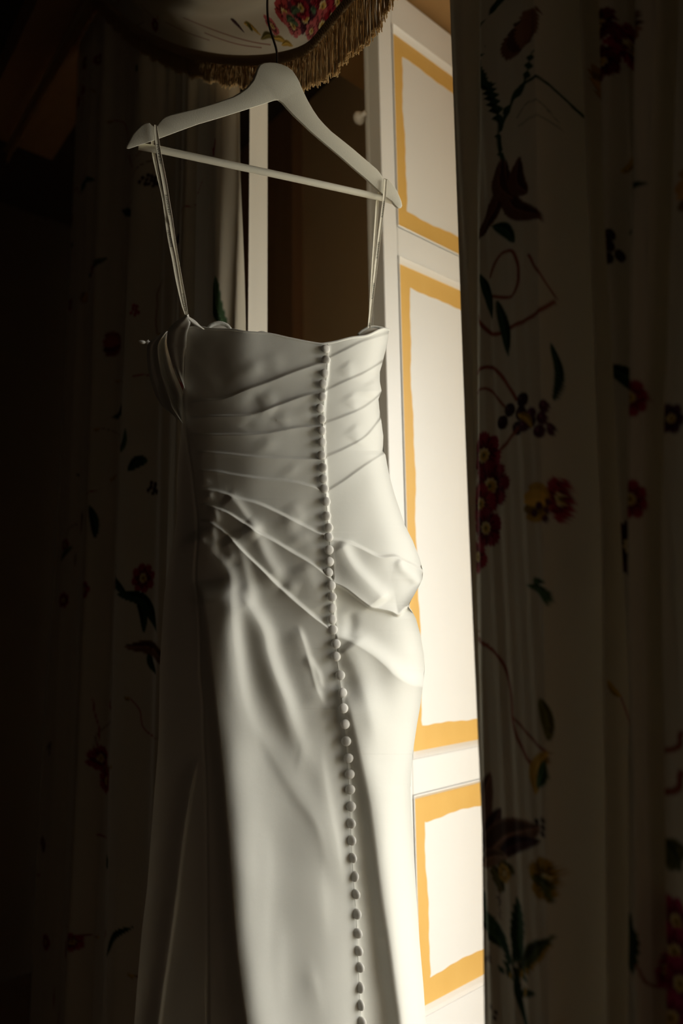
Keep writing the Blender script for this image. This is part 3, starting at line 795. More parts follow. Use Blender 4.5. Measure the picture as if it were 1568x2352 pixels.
# ------------------------------------------------------------------ hanger
hg = empty('clothes_hanger', tuple(HP), 'white painted wooden clothes hanger with a trouser bar and steel hook', 'hanger')
outline = [(633, 144), (646, 147), (660, 153), (672, 162), (681, 176), (688, 189), (694, 204), (701, 219), (709, 235), (719, 252), (731, 270), (745, 286), (761, 302), (785, 321), (811, 342), (832, 360), (852, 377), (866, 389), (874, 399), (879, 409), (884, 413), (890, 412), (899, 419), (907, 430), (913, 441), (918, 452), (922, 463), (924, 473), (921, 478), (915, 479), (908, 472),
           (900, 462), (886, 452), (872, 440), (842, 412), (817, 391), (791, 368), (765, 346), (740, 325), (718, 306), (699, 288), (678, 268), (661, 250), (650, 237), (640, 230), (630, 231), (600, 241), (556, 255), (505, 271), (454, 286), (410, 302), (367, 318), (347, 325), (320, 334), (296, 342), (289, 341), (290, 336), (298, 322), (305, 309), (314, 298), (324, 289), (334, 283), (343, 282), (348, 288), (354, 290), (361, 289), (366, 281), (373, 273), (381, 268), (392, 264), (425, 256), (454, 249), (495, 237), (536, 223), (552, 214), (567, 203), (576, 193), (583, 183), (588, 171), (592, 159), (597, 149), (607, 144), (620, 143)]
P = dp([p[0] for p in outline], [p[1] for p in outline], 0.006)
prism('shoulder_piece', P, ND * .80 + np.array([0, 0, -.62]), 0.0, -0.016, M_hanger, hg, bevel=0.0013, seg=3)
bar_path = [dp(318, 336, -0.006), dp(372, 345, -0.004), dp(640, 402, -0.004), dp(880, 455, -0.004), dp(910, 466, -0.004)]
tube('trouser_bar', bar_path, [0.005, 0.0052, 0.0052, 0.0050, 0.0042], M_hanger, hg, 18)
hk = smooth_poly([(636, 152), (636, 128), (634, 112), (628, 92), (621, 70), (616, 48), (614, 26), (614, 0), (617, -22), (625, -42), (641, -52), (657, -45), (664, -28), (662, -14)], 60)
hk3 = dp(hk[:, 0], hk[:, 1], -0.001)
ho = tube('hook', hk3, 0.0018, M_steel, hg, 10); ho['label'] = 'polished steel hook'

# ------------------------------------------------------------------ the wedding dress
dr = empty('wedding_dress', tuple(dp(660, 2300, 0.0)), 'ivory strapless wedding dress with pleated back and covered buttons, hanging from the white hanger', 'dress')

LEFT = [(740, 428), (752, 427), (800, 426), (874, 423), (915, 419), (976, 417), (1007, 414), (1060, 408), (1109, 406), (1189, 406), (1270, 392), (1368, 377), (1457, 371), (1524, 367), (1701, 364), (1864, 351), (2038, 338), (2135, 326), (2262, 315), (2352, 308), (2700, 280), (3600, 210)]
RIGHT = [(740, 893), (756, 893), (772, 895), (803, 890), (826, 883), (845, 877), (860, 872), (880, 872), (900, 876), (918, 869), (940, 871), (956, 874), (1002, 880), (1035, 879), (1045, 885), (1084, 892), (1136, 906), (1207, 930), (1243, 948), (1279, 962), (1312, 971), (1330, 970), (1345, 963), (1363, 953), (1385, 940), (1393, 937), (1400, 944), (1421, 955), (1457, 965), (1502, 973), (1537, 975), (1582, 970), (1627, 964), (1660, 958), (1727, 948), (1803, 942), (1854, 944), (1956, 950), (2058, 956), (2160, 963), (2262, 972), (2352, 978), (2700, 1010), (3600, 1090)]
TOP = [(420, 750), (433, 752), (460, 751), (484, 755), (535, 757), (566, 762), (617, 766), (663, 776), (703, 784), (734, 789), (747, 788), (770, 784), (805, 775), (841, 770), (867, 758), (880, 754), (893, 756)]
ys = np.concatenate([np.arange(785, 2400, 2.0), np.arange(2400, 3600, 25.0)])
NU = 330
uu = np.linspace(0, 1, NU)
yl = np.array(LEFT, float); yrr = np.array(RIGHT, float); tp = np.array(TOP, float)
xl = np.interp(ys, yl[:, 0], yl[:, 1]); xr = np.interp(ys, yrr[:, 0], yrr[:, 1])
# soften the corner of the sampled outlines
GX = xl[:, None] * (1 - uu) + xr[:, None] * uu
YR = np.broadcast_to(ys[:, None], GX.shape)
GY = YR + (np.interp(GX, tp[:, 0], tp[:, 1]) - 785) * np.exp(-(YR - 785) / 45.0)

BASE = [  # rows of (x, h in mm)
    (740, [(426, -40), (440, -31), (480, -17), (530, -3), (562, 5), (600, 5), (650, 8), (740, 13), (800, 13), (850, 6), (878, -4), (893, -20)]),
    (900, [(419, -44), (436, -32), (480, -17), (530, -4), (565, 4), (605, 6), (650, 9), (740, 14), (800, 13), (840, 5), (860, -4), (874, -20)]),
    (1040, [(410, -48), (438, -28), (480, -14), (530, -2), (565, 5), (605, 9), (650, 12), (740, 15), (800, 11), (845, 4), (865, -4), (880, -22)]),
    (1180, [(406, -48), (454, -14), (490, -5), (540, 0), (575, 6), (605, 8), (670, 12), (748, 14), (800, 12), (860, 8), (900, -2), (921, -26)]),
    (1320, [(385, -50), (453, -11), (490, -3), (540, 1), (575, 5), (610, 8), (690, 13), (758, 14), (820, 16), (890, 12), (940, 0), (971, -30)]),
    (1480, [(369, -50), (460, -8), (490, -1), (540, 1), (580, 2), (620, 4), (700, 7), (770, 8), (830, 8), (900, 6), (945, -6), (970, -36)]),
    (1700, [(364, -50), (468, -13), (490, -8), (540, 2), (580, 2), (620, 2), (700, 4), (790, 2), (840, 0), (890, 2), (925, -8), (951, -36)]),
    (2038, [(338, -52), (476, -14), (500, -8), (545, 6), (590, 6), (640, 6), (720, 8), (800, 2), (850, -6), (890, 0), (925, -6), (955, -40)]),
    (2352, [(308, -55), (478, -14), (510, -8), (580, 8), (620, 8), (660, 8), (750, 10), (820, 2), (860, -10), (920, 0), (950, -8), (978, -46)]),
    (3600, [(210, -62), (470, -14), (560, -8), (660, 12), (710, 11), (760, 10), (820, 14), (880, 4), (920, -10), (1000, 4), (1050, -10), (1090, -50)]),
]
H = table_relief(BASE, GX, GY, True)
def blur(A, k):
    for ax in (0, 1):
        pad = [(0, 0), (0, 0)]; pad[ax] = (k, k)
        B = np.pad(A, pad, mode='edge')
        c = np.cumsum(B, axis=ax); c = np.concatenate([np.zeros_like(np.take(c, [0], ax)), c], ax)
        n = A.shape[ax]; w = 2 * k + 1
        A = (np.take(c, range(w, w + n), ax) - np.take(c, range(0, n), ax)) / w
    return A
H = blur(blur(blur(H, 13), 11), 9)

_plk = np.array([(757, 740), (757, 790), (754, 860), (748, 912), (745, 990), (748, 1050), (751, 1100), (753, 1150), (757, 1200), (763, 1263), (765, 1345), (770, 1400), (771, 1455), (776, 1500), (783, 1551), (789, 1600), (800, 1720)], float)
_seam = np.array([(424, 740), (424, 880), (419, 915), (425, 976), (433, 1038), (441, 1089), (446, 1136), (452, 1185), (453, 1234), (448, 1323), (453, 1368), (459, 1457), (460, 1546)], float)
MASKL = np.clip((np.interp(GY, _plk[:, 1], _plk[:, 0]) - GX) / 4 + .5, 0, 1)
MASKR = 1 - MASKL
MASKL = MASKL * np.clip((GX - np.interp(GY, _seam[:, 1], _seam[:, 0])) / 58, 0, 1) ** .7
def fold(pts, amp, wpos, wneg, t0=25, t1=25, gauss=(False, True), side=None):
    """crest along pts; pos = the side below (for a curve running right) or left of it (running down)"""
    P = smooth_poly(pts, max(10, len(pts) * 6))
    if side in ('L', 'R'):
        e1 = P[-1] - P[-4]; e1 /= np.linalg.norm(e1); P = np.vstack([P, P[-1] + e1 * 60]); t1 = 0
        if side == 'R':
            e0 = P[0] - P[3]; e0 /= np.linalg.norm(e0); P = np.vstack([P[0] + e0 * 60, P]); t0 = 0
    m0 = max(wpos, wneg) * 3 + 5
    sel = (GX > P[:, 0].min() - m0) & (GX < P[:, 0].max() + m0) & (GY > P[:, 1].min() - m0) & (GY < P[:, 1].max() + m0)
    x, y = GX[sel], GY[sel]
    best = np.full(x.shape, 1e9); sg = np.ones(x.shape); arc = np.zeros(x.shape)
    seg = np.linalg.norm(np.diff(P, axis=0), axis=1); cum = np.concatenate([[0], np.cumsum(seg)])
    for i in range(len(P) - 1):
        a = P[i]; d = P[i + 1] - a; L2 = d @ d + 1e-9
        t = np.clip(((x - a[0]) * d[0] + (y - a[1]) * d[1]) / L2, 0, 1)
        ex = x - a[0] - t * d[0]; ey = y - a[1] - t * d[1]
        dist = np.hypot(ex, ey)
        m_ = dist < best
        best = np.where(m_, dist, best)
        sg = np.where(m_, np.sign(d[0] * ey - d[1] * ex + 1e-9), sg)
        arc = np.where(m_, cum[i] + t * seg[i], arc)
    Lt = cum[-1]
    tap = np.clip(arc / t0, 0, 1) if t0 else 1.0
    tap = tap * tap * (3 - 2 * tap) if t0 else 1.0
    tb = np.clip((Lt - arc) / t1, 0, 1) if t1 else 1.0
    tb = tb * tb * (3 - 2 * tb) if t1 else 1.0
    dp_ = best / wpos; dn_ = best / wneg
    fp = np.exp(-dp_ ** 2) if gauss[0] else np.exp(-dp_)
    fn = np.exp(-dn_ ** 2) if gauss[1] else np.exp(-dn_)
    f = np.where(sg > 0, fp, fn)
    mk = 1.0
    if side == 'L': mk = MASKL[sel]
    if side == 'R': mk = MASKR[sel]
    H[sel] += 0.001 * amp * f * tap * tb * mk

TUCK = dict(gauss=(False, True))
# bodice, left of the buttons: pleats folded upwards
fold([(424, 928), (474, 920), (515, 915), (566, 895), (612, 879), (668, 857), (714, 841), (741, 834)], 4.5, 30, 3.0, 20, 6, side='L')
fold([(426, 960), (494, 956), (561, 955), (596, 947), (647, 928), (698, 910), (736, 902)], 4.2, 28, 3.0, 20, 6, side='L')
fold([(431, 998), (510, 999), (596, 997), (647, 989), (688, 982), (732, 979)], 4.0, 28, 3.0, 20, 6, side='L')
fold([(446, 1038), (510, 1042), (586, 1050), (658, 1054), (735, 1056)], 4.2, 28, 3.0, 20, 6, side='L')
fold([(448, 1081), (499, 1084), (535, 1091), (596, 1100), (663, 1106), (714, 1117), (739, 1128)], 4.5, 32, 3.2, 20, 6, side='L')
fold([(448, 1130), (475, 1126), (511, 1133), (542, 1145), (591, 1158), (636, 1178), (680, 1200), (716, 1218), (744, 1231)], 5.5, 40, 4.0, 15, 6, side='L')
fold([(450, 1162), (479, 1162), (520, 1178), (551, 1198), (587, 1221), (627, 1243), (671, 1270), (716, 1296), (748, 1321)], 6.5, 42, 4.5, 15, 6, side='L')
fold([(453, 1197), (484, 1203), (520, 1227), (546, 1256), (591, 1301), (627, 1337), (671, 1377), (716, 1415), (752, 1442), (771, 1456)], 7.5, 44, 5.0, 15, 4, side='L')
# soft puffs between the pleats
for pts, a, wp, wn in (
    ([(575, 820), (584, 845), (592, 870)], 3, 22, 14), ([(622, 800), (630, 840), (626, 868)], 2, 22, 16), ([(432, 765), (455, 806), (491, 846), (530, 885)], -2.4, 14, 18), ([(478, 780), (498, 820), (520, 850)], -1.8, 12, 16),
    ([(604, 896), (622, 925), (640, 940)], 3.4, 26, 14), ([(640, 940), (650, 965), (640, 985)], 2.5, 26, 16), ([(570, 900), (590, 930), (610, 944)], -2.5, 20, 10),
    ([(600, 1000), (615, 1025), (625, 1045)], 2.2, 25, 18), ([(690, 925), (700, 950), (705, 975)], 2.2, 25, 14), ([(660, 1060), (675, 1085), (680, 1100)], 2, 24, 16),
    ([(560, 960), (570, 980), (566, 994)], -2, 18, 12), ([(480, 1085), (470, 1105), (478, 1125)], 3, 14, 10),
    ([(665, 1150), (680, 1180), (700, 1205)], 3, 28, 14), ([(650, 1180), (668, 1215), (690, 1260)], 3, 20, 16), ([(690, 1215), (705, 1250), (730, 1290)], 2.6, 22, 14),
    ([(690, 1290), (706, 1330), (735, 1380), (750, 1410)], 5, 34, 20), ([(640, 1345), (668, 1350), (690, 1360)], 2, 14, 14),
    ([(468, 1122), (482, 1142), (488, 1160)], 7, 12, 8), ([(476, 1158), (492, 1180), (500, 1212)], 8, 14, 9), ([(478, 1200), (492, 1240), (494, 1275)], 7, 12, 9),
    ([(505, 1236), (522, 1262), (534, 1300)], 6.0, 14, 11), ([(640, 1345), (668, 1350), (690, 1360)], 2, 14, 14)):
    fold(pts, a * .62, wp * 1.25, wn * 1.3, 26, 26, gauss=(True, True))
# long falls running down from the pleats
fold([(516, 1135), (540, 1158), (562, 1188), (585, 1216), (600, 1232)], 5, 30, 14, 20, 25, gauss=(True, True))
fold([(560, 1200), (578, 1218), (590, 1245), (606, 1280), (628, 1315), (655, 1345)], 7, 30, 21, 25, 45, gauss=(True, True))
fold([(520, 1225), (540, 1250), (552, 1285), (562, 1320), (570, 1360), (574, 1400)], 7.5, 26, 20, 25, 55, gauss=(True, True))
fold([(446, 1214), (455, 1232), (466, 1252), (497, 1283), (518, 1308), (526, 1335), (526, 1380), (530, 1440), (538, 1510), (552, 1600), (580, 1700), (600, 1800)], 11, 34, 22, 32, 480, gauss=(True, True))
fold([(540, 1352), (558, 1380), (588, 1425), (603, 1458), (612, 1500), (628, 1550), (655, 1620), (690, 1720), (720, 1800)], 12, 36, 22, 50, 280, gauss=(True, True))
fold([(462, 1330), (472, 1390), (480, 1440), (488, 1520), (497, 1610), (506, 1700), (516, 1800), (524, 1900), (531, 2000), (540, 2120), (552, 2240), (568, 2352), (600, 2600), (680, 3600)], 20, 20, 75, 60, 0, gauss=(True, True))
fold([(678, 1430), (696, 1480), (710, 1530), (724, 1580), (745, 1630)], 4.0, 36, 9, 40, 40, gauss=(True, True))
fold([(700, 1500), (728, 1545), (738, 1590)], 3, 12, 8, 25, 25, gauss=(True, True))
for pts, a, wp, wn in (
    ([(575, 1640), (627, 1732), (680, 1820), (735, 1900), (760, 2000), (768, 2060)], 1.8, 18, 30), ([(730, 1700), (742, 1790), (756, 1870), (774, 1960), (784, 2060)], 2.2, 26, 13),
    ([(700, 1690), (688, 1750), (678, 1790)], 2, 9, 14), ([(640, 1600), (660, 1660), (690, 1730)], 2, 16, 16), ([(604, 1880), (610, 2000), (606, 2120), (612, 2230)], .6, 18, 16),
    ([(635, 2080), (640, 2180), (640, 2352)], .6, 18, 16), ([(700, 1830), (730, 1930), (738, 2050), (748, 2200)], 1.0, 24, 16), ([(700, 2180), (722, 2270), (735, 2352)], .9, 22, 14)):
    fold(pts, a, wp, wn, 90, 110, gauss=(True, True))
# seam between the back and the side panel, second crease of the side panel
SEAM = [(424, 880), (419, 915), (425, 976), (433, 1038), (441, 1089), (446, 1136), (452, 1185), (453, 1234), (448, 1323), (453, 1368), (459, 1457), (460, 1546), (466, 1613), (468, 1700), (473, 1803), (476, 2058), (477, 2352), (470, 3000)]
fold(SEAM, -3.5, 4, 3.0, 60, 60, gauss=(True, True))
fold([(456, 1735), (443, 1788), (422, 1915), (407, 2038), (387, 2186), (364, 2352), (300, 2900)], 6, 22, 4, 70, 60, gauss=(True, True))
# right of the buttons
for pts in ([(761, 820), (790, 806), (831, 786), (880, 770)], [(752, 896), (790, 878), (836, 858), (884, 829)], [(749, 972), (790, 957), (836, 937), (876, 906)],
            [(749, 1050), (795, 1030), (841, 1003), (876, 961)], [(754, 1128), (790, 1105), (836, 1072), (884, 1041)]):
    fold(pts, 1.9, 26, 3.2, side='R')
for pts, a in (([(790, 830), (800, 850), (795, 872)], 1.5), ([(800, 900), (812, 925), (806, 945)], 1.6), ([(806, 975), (820, 1000), (812, 1020)], 1.6), ([(850, 870), (858, 890), (852, 920)], 1.8)):
    fold(pts, a, 20, 14, 15, 15, gauss=(True, True))
fold([(763, 1240), (796, 1246), (832, 1262), (860, 1276), (880, 1281), (908, 1279), (925, 1288), (944, 1297), (971, 1312)], 6, 34, 4, side='R')
fold([(915, 1282), (925, 1305), (950, 1330), (958, 1345)], 3, 12, 9, 12, 12, gauss=(True, True))
fold([(775, 1243), (786, 1262), (796, 1284), (815, 1312), (845, 1343), (870, 1368), (884, 1388)], 7.5, 34, 18, 20, 20, gauss=(True, True))
fold([(772, 1341), (796, 1353), (832, 1381), (852, 1394), (870, 1398), (886, 1401), (900, 1405), (914, 1411), (926, 1400), (938, 1390)], 9, 3.5, 30, gauss=(True, False), side='R')
fold([(774, 1464), (810, 1477), (854, 1504), (885, 1530), (908, 1553), (940, 1572), (966, 1578)], 10, 46, 24, gauss=(False, True), side='R')
fold([(800, 1400), (806, 1430), (800, 1470)], -3, 14, 14, 20, 10, gauss=(True, True))
fold([(787, 1478), (802, 1502), (817, 1530), (833, 1572), (850, 1620), (864, 1680), (876, 1760)], 7, 26, 36, 20, 120, gauss=(True, True))
fold([(782, 1560), (794, 1592), (806, 1625), (816, 1665), (831, 1732), (851, 1829), (866, 1936), (878, 2038), (897, 2160), (912, 2262), (925, 2352), (955, 2600), (1010, 3600)], 17, 28, 50, 90, 0, gauss=(True, True))
# placket step, left side lies over the right
PLK = [(757, 790), (754, 860), (748, 912), (745, 990), (748, 1050), (751, 1100), (753, 1150), (757, 1200), (763, 1263), (765, 1345), (770, 1400), (771, 1455), (776, 1500), (783, 1551), (789, 1600), (794, 1650), (800, 1720), (805, 1800), (809, 1890), (813, 1980), (817, 2040), (822, 2110), (826, 2200), (829, 2280), (833, 2352), (842, 2500), (880, 3600)]
PLK = [(x_ - 4, y_) for x_, y_ in PLK]
fold(PLK, 1.4, 10, 4.5, 4, 0, gauss=(True, True))
H += 0.0006 * np.sin(GX * .031 + 1.3 * np.sin(GY * .011)) * np.sin(GY * .021 + GX * .012)
G = dp(GX, GY, H)
ND_ROWS = G.shape[0]
link('gown', grid_mesh('gown', G), M_dress, dr)
def surf(px, py):
    i = np.argmin(np.abs(ys - py)); j = np.argmin(np.abs(GX[i] - px))
    sub = (slice(max(0, i - 12), i + 12), slice(max(0, j - 6), j + 7))
    k = np.argmin((GX[sub] - px) ** 2 + (GY[sub] - py) ** 2)
    return float(H[sub].ravel()[k])
# far (front) half of the dress closes the tube behind
nb = 40
ub = np.linspace(0, 1, nb)
rows_b = np.r_[0:len(ys):8]
XB = xl[rows_b, None] * (1 - ub) + xr[rows_b, None] * ub
YB0 = ys[rows_b, None] + 0 * XB
YB = YB0 + (np.interp(XB, tp[:, 0], tp[:, 1]) + 26 * np.sin(np.pi * ub)[None] + 2 - 785) * np.exp(-(YB0 - 785) / 45.0)
hl = H[rows_b, 0][:, None]; hr = H[rows_b, -1][:, None]
dep = (0.10 + 0.08 * np.clip((YB0 - 900) / 1200, 0, 1.5))
HB = hl * (1 - ub) + hr * ub - dep * np.sin(np.pi * ub) ** .6
link('gown_front', grid_mesh('gown_front', dp(XB, YB, HB)), M_dress, dr)

# buttons
BT = [(747, 802), (748, 827), (745, 858), (741, 882), (739, 912), (734, 938), (738, 963), (738, 990), (739, 1016), (738, 1046), (741, 1074), (742, 1100), (744, 1123), (748, 1152), (749, 1185), (754, 1212), (754, 1234), (755, 1263), (756, 1290), (754, 1315), (760, 1345), (762, 1371), (762, 1397), (762, 1423), (764, 1446), (771, 1479), (771, 1508), (781, 1551), (786, 1591), (788, 1627), (792, 1663), (795, 1702), (800, 1741), (803, 1778), (804, 1813), (806, 1852), (807, 1891), (808, 1930), (811, 1970), (815, 2013), (818, 2053), (820, 2099), (822, 2143), (824, 2183), (827, 2221), (828, 2268), (829, 2308), (831, 2346), (834, 2388), (837, 2430)]
bprof = [(0.0, .0036), (.0024, .0035), (.0042, .0030), (.0054, .0020), (.0059, .0008), (.0054, -.0002), (.0040, -.0010), (.0016, -.0012), (0, -.0012)]
V = []; F = []
for r_, h_ in bprof:
    for k in range(18):
        w = 2 * math.pi * k / 18
        V.append((r_ * math.cos(w), r_ * math.sin(w), h_))
for i in range(len(bprof) - 1):
    for k in range(18):
        F.append((i * 18 + k, (i + 1) * 18 + k, (i + 1) * 18 + (k + 1) % 18, i * 18 + (k + 1) % 18))
bme = mesh_from('button', V, F)
bmm = bmesh.new(); bmm.from_mesh(bme); bmesh.ops.remove_doubles(bmm, verts=bmm.verts, dist=1e-6); bmesh.ops.recalc_face_normals(bmm, faces=bmm.faces); bmm.to_mesh(bme); bmm.free()
bme.materials.append(M_button); bme.polygons.foreach_set('use_smooth', [True] * len(bme.polygons))
loopm = []
rb = random.Random(2)
for i, (bx, by) in enumerate(BT):
    h0 = surf(bx, by)
    p = dp(bx, by, h0 + 0.0022)
    o = bpy.data.objects.new('button', bme); COL.objects.link(o)
    yaw = rb.uniform(-.35, .15); pit = rb.uniform(-.2, .2)
    yaw -= .85 * min(1, max(0, (by - 1640) / 320))
    zax = Vector(ND * math.cos(yaw) + DD * math.sin(yaw) + np.array([0, 0, math.sin(pit)])).normalized()
    xax = Vector((0, 0, 1)).cross(zax).normalized(); yax = zax.cross(xax)
    s = 1.14
    o.matrix_world = Matrix(((xax[0] * s, yax[0] * s, zax[0] * s, p[0]), (xax[1] * s, yax[1] * s, zax[1] * s, p[1]), (xax[2] * s, yax[2] * s, zax[2] * s, p[2]), (0, 0, 0, 1)))
    mw = o.matrix_world.copy()
    o.parent = dr; o.matrix_parent_inverse = Matrix.Translation(dr.location).inverted(); o.matrix_basis = mw
    # loop of cord round the button's shank
    if by < 1520 or i % 1 == 0:
        e = np.array([PLK[0][0]])
        ex = float(np.interp(by, [q_[1] for q_ in PLK], [q_[0] for q_ in PLK]))
        q0 = dp(ex + 2, by - 6, surf(ex + 2, by - 6) + .0006); q1 = dp(bx - 7, by, h0 + .001); q2 = dp(ex + 2, by + 6, surf(ex + 2, by + 6) + .0006)
        lp = smooth_poly(np.array([q0, dp(bx - 1, by - 7, h0 + .001), q1, dp(bx - 1, by + 7, h0 + .001), q2]), 14)
        tube('button_loop', lp, 0.0007, M_dress, dr, 6)
# corded edge of the placket
pl = smooth_poly(PLK[:-1], 300)
tube('placket_cord', np.array([dp(x_, y_, surf(x_, y_) - .0003) for x_, y_ in pl if y_ < 2360]), 0.0006, M_dress, dr, 6)

# neck edge: rolled hem
te = smooth_poly(TOP[1:], 90)
tube('neck_edge', np.array([dp(x_, y_ + 1.5, float(H[0, np.argmin(np.abs(GX[0] - x_))]) - .0012) for x_, y_ in te]), 0.0022, M_dress, dr, 8)

def loft(name, A, B, offA, offB, bulge, mat, n=60, m_=24, wav=None, parent=dr):
    A = smooth_poly(A, n); B = smooth_poly(B, n)
    v = np.linspace(0, 1, m_)[None, :]
    X_ = A[:, :1] * (1 - v) + B[:, :1] * v; Y_ = A[:, 1:] * (1 - v) + B[:, 1:] * v
    tt = np.linspace(0, 1, n)[:, None]
    oa = np.interp(tt[:, 0], np.linspace(0, 1, len(offA)), offA)[:, None]; ob = np.interp(tt[:, 0], np.linspace(0, 1, len(offB)), offB)[:, None]
    O_ = oa * (1 - v) + ob * v + bulge * np.sin(np.pi * v) ** .8
    if wav: O_ = O_ + wav[0] * np.sin(v * wav[1] + tt * wav[2]) * np.sin(np.pi * v) * np.sin(np.pi * np.clip(tt, 0, 1)) ** .5
    return link(name, grid_mesh(name, dp(X_, Y_, O_)), mat, parent)
# side of the bust seen past the seam, with the strap point
loft('side_bust', [(430, 722), (412, 733), (398, 743), (387, 756), (383, 772), (384, 795), (392, 825), (404, 852), (416, 875), (424, 892)],
     [(433, 722), (437, 740), (434, 752), (430, 765), (428, 790), (427, 815), (426, 840), (425, 860), (425, 880), (425, 895)], [-.012, -.05, -.06, -.05, -.02], [-.012, -.026, -.036, -.040, -.046], .008, M_dress, wav=(.003, 6, 2))
loft('side_bust', [(428, 722), (434, 727), (448, 736), (460, 748), (470, 756)], [(430, 726), (436, 738), (446, 746), (458, 752), (466, 757)], [-.006, -.012], [-.002, -.004], .004, M_dress, n=24, m_=8)
# draped off-shoulder cloth hanging beyond it
loft('drape', [(376, 762), (356, 775), (340, 790), (337, 815), (341, 854), (349, 885), (357, 908), (367, 926), (378, 938), (398, 955), (419, 972)],
     [(388, 760), (384, 780), (386, 800), (393, 830), (402, 858), (412, 880), (420, 900), (421, 915), (419, 935), (419, 952), (420, 973)], [-.10, -.13, -.12, -.08, -.03], [-.09, -.09, -.08, -.07, -.06], .02, M_dress, n=80, m_=44, wav=(.010, 16, 1.5))
# lace tip standing out on the drape
def petals():
    parts = []
    for (x0, y0, x1, y1, w) in ((318, 783, 336, 786, 3.2), (333, 784, 350, 788, 3.4), (346, 788, 359, 784, 3.0), (336, 785, 341, 780, 1.0)):
        n_ = 10
        t_ = np.linspace(0, 1, n_)
        path = np.array([dp(x0 + (x1 - x0) * a_, y0 + (y1 - y0) * a_ + 1.2 * math.sin(3 * a_), -.17) for a_ in t_])
        r_ = 0.0009 * w * np.sin(np.pi * np.clip(t_, .04, .96)) ** .7
        parts.append(tube_geo(path, r_, 8))
    return join_geo(parts)
V, F = petals()
o = link('lace_tip', mesh_from('lace_tip', V, F), M_dress, dr); o['label'] = 'small pale lace tip catching the light'
# boned edge of the far cup, showing above the neckline at left and right
def rib_edge(name, pts, off, r, n=40):
    P_ = smooth_poly(pts, n)
    base_ = dp(P_[:, 0], P_[:, 1], off)
    rr_ = r * (1 + .25 * np.abs(np.sin(np.arange(n) * 1.3)))
    return tube(name, base_, rr_, M_dress, dr, 10)
rib_edge('cup_edge', [(478, 757), (484, 749), (494, 744), (507, 743), (520, 748), (528, 757)], -.045, .0030)
loft('cup', [(474, 760), (484, 749), (494, 745), (507, 744), (520, 749), (534, 762)], [(474, 775), (486, 778), (496, 780), (508, 780), (520, 782), (534, 785)], [-.045], [-.050], .006, M_lining, n=30, m_=8)
rib_edge('cup_edge', [(590, 768), (598, 764), (608, 765), (614, 770)], -.07, .0022, 16)
loft('cup', [(818, 775), (826, 764), (838, 756), (852, 751), (868, 752), (886, 758)], [(812, 795), (826, 795), (840, 790), (852, 785), (868, 780), (890, 776)], [-.018], [-.022], .004, M_lining, n=30, m_=8)
rib_edge('cup_edge', [(822, 768), (832, 759), (845, 752), (858, 750), (872, 752), (888, 756)], -.017, .0016)

# hanging ribbons
def ribbon(pts, offs, w_mm, tw=0.0, name='hanging_ribbon'):
    n = 90
    P_ = smooth_poly(pts, n)
    o_ = np.interp(np.linspace(0, 1, n), np.linspace(0, 1, len(offs)), offs)
    C = dp(P_[:, 0], P_[:, 1], o_)
    T = np.gradient(C, axis=0); T /= np.linalg.norm(T, axis=1)[:, None]
    side = np.cross(T, ND); side /= np.linalg.norm(side, axis=1)[:, None]
    wv = np.interp(np.linspace(0, 1, n), np.linspace(0, 1, len(w_mm)), w_mm) * .001 / 2
    th = np.interp(np.linspace(0, 1, n), np.linspace(0, 1, 5), np.array([0, .1, .5, .25, 0]) * tw)[:, None]
    nn = np.cross(side, T)
    sd = side * np.cos(th) + nn * np.sin(th)
    nt_ = np.cross(sd, T)
    rows_ = []
    prof_ = [(-1, -.0002), (-1, .0002), (-.86, .00045), (-.80, .0002), (.80, .0002), (.86, .00045), (1, .0002), (1, -.0002)]
    for u_, h_ in prof_:
        rows_.append(C + sd * (wv * u_)[:, None] + nt_ * h_ * (1 if (nt_[0] @ ND) > 0 else -1))
    Gr = np.stack(rows_, 1)
    o = link(name, grid_mesh(name, Gr, wrap=True), M_ribbon, dr, smooth=False)
    return o, C, P_
LA, CA, PA = ribbon([(357, 287), (359, 310), (365, 354), (377, 417), (385, 466), (392, 505), (398, 544), (405, 590), (413, 641), (422, 690), (428, 722)], [.010, .010, .010, .006, .003, .0, -.002, -.004, -.004], [3.6, 6.0, 7.0, 7.0, 6.6, 5.5, 5.0, 6.4, 6.6, 4.5])
LB, CB_, PB = ribbon([(352, 289), (350, 330), (353, 358), (365, 417), (374, 456), (381, 495), (390, 550), (399, 593), (408, 645), (418, 695), (426, 722)], [-.011, -.012, -.011, -.006, -.003, .003, .004, .002, -.002, -.004], [3, 4.6, 4.8, 2.5, 3.5, 6.2, 6.8, 6.4, 4, 3], name='hanging_ribbon')
RA_, CC_, PC = ribbon([(885, 412), (883, 440), (881, 461), (875, 509), (868, 566), (860, 638), (852, 703), (847, 754)], [.011, .011, .010, .006, .002, -.004, -.010], [5, 5.6, 5.2, 5.4, 5.2, 5.0, 5.0])
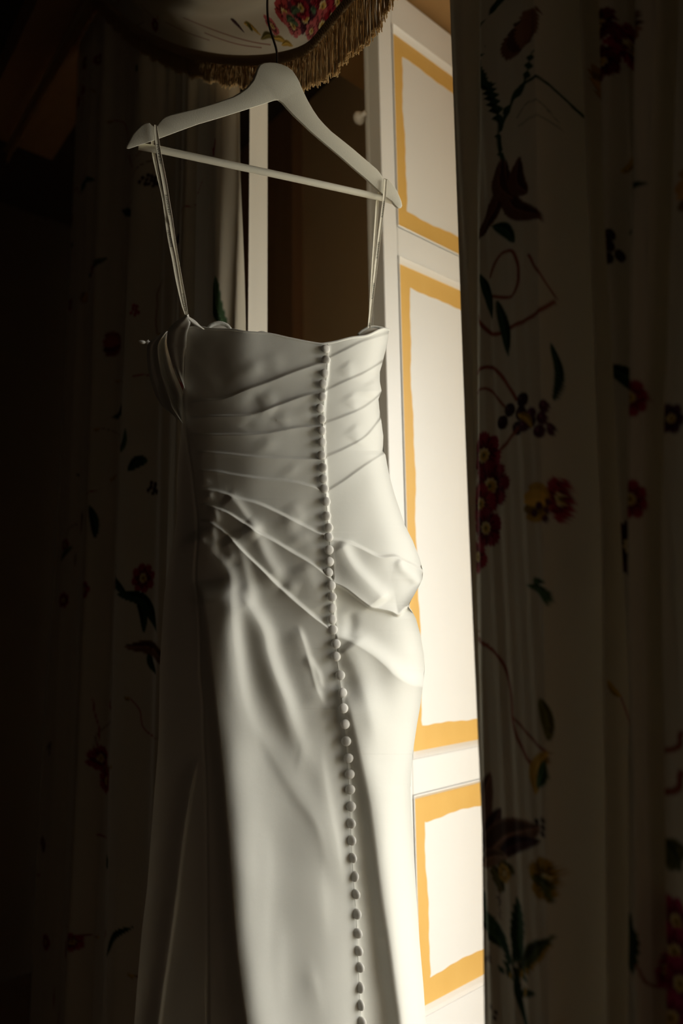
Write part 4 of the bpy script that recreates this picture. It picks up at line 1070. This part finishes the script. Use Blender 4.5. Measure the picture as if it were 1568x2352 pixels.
RB_, CD_, PD = ribbon([(880, 412), (871, 440), (866, 464), (863, 509), (859, 566), (855, 622), (851, 687), (847, 752)], [-.011, -.011, -.010, -.006, -.004, -.006, -.012], [4.5, 5, 5.2, 5.2, 5, 4.2, 3.8])
def lettering(rib, C, P_, y0, y1, up, text='HERAWHITE', size=0.0052):
    """print on the ribbon between image heights y0..y1; up = reads upwards"""
    i0 = np.argmin(np.abs(P_[:, 1] - y0)); i1 = np.argmin(np.abs(P_[:, 1] - y1))
    p0, p1 = C[i0], C[i1]
    if up: p0, p1 = p1, p0
    cu = bpy.data.curves.new('lettering', 'FONT'); cu.body = text; cu.size = size; cu.align_x = 'CENTER'; cu.align_y = 'CENTER'
    tmp = bpy.data.objects.new('tmp', cu); COL.objects.link(tmp)
    bpy.context.view_layer.update()
    me = bpy.data.meshes.new_from_object(tmp.evaluated_get(bpy.context.evaluated_depsgraph_get()))
    bpy.data.objects.remove(tmp)
    co = np.array([v.co[:] for v in me.vertices])
    span = co[:, 0].max() - co[:, 0].min()
    X_ = p1 - p0; Ln = np.linalg.norm(X_); X_ /= Ln
    Y_ = np.cross(ND, X_)
    k = Ln / span
    new = (p0 + p1) / 2 + X_ * (co[:, :1] * k) + Y_ * (co[:, 1:2] * 1.0) + ND * 0.0009
    for v, c in zip(me.vertices, new): v.co = c
    me.materials.clear()
    o = link('lettering', me, M_ink, rib, smooth=False)
    o.matrix_parent_inverse = (Matrix.Translation(dr.location) @ Matrix.Translation(-dr.location)).inverted()
    o['label'] = 'small black printed lettering'
lettering(LA, CA, PA, 334, 377, True, 'HERAWH')
lettering(LA, CA, PA, 449, 493, True)
lettering(LA, CA, PA, 676, 716, True, 'HERAWHITE')
lettering(LB, CB_, PB, 527, 569, False)
lettering(RA_, CC_, PC, 464, 499, False, size=.0036)
lettering(RA_, CC_, PC, 557, 592, False, size=.0036)
lettering(RA_, CC_, PC, 649, 685, False, size=.0036)
lettering(RA_, CC_, PC, 742, 750, False, 'HE', size=.0036)

if __import__('os').environ.get('DBG'):
    for o in COL.objects:
        print(o.name, o.type)
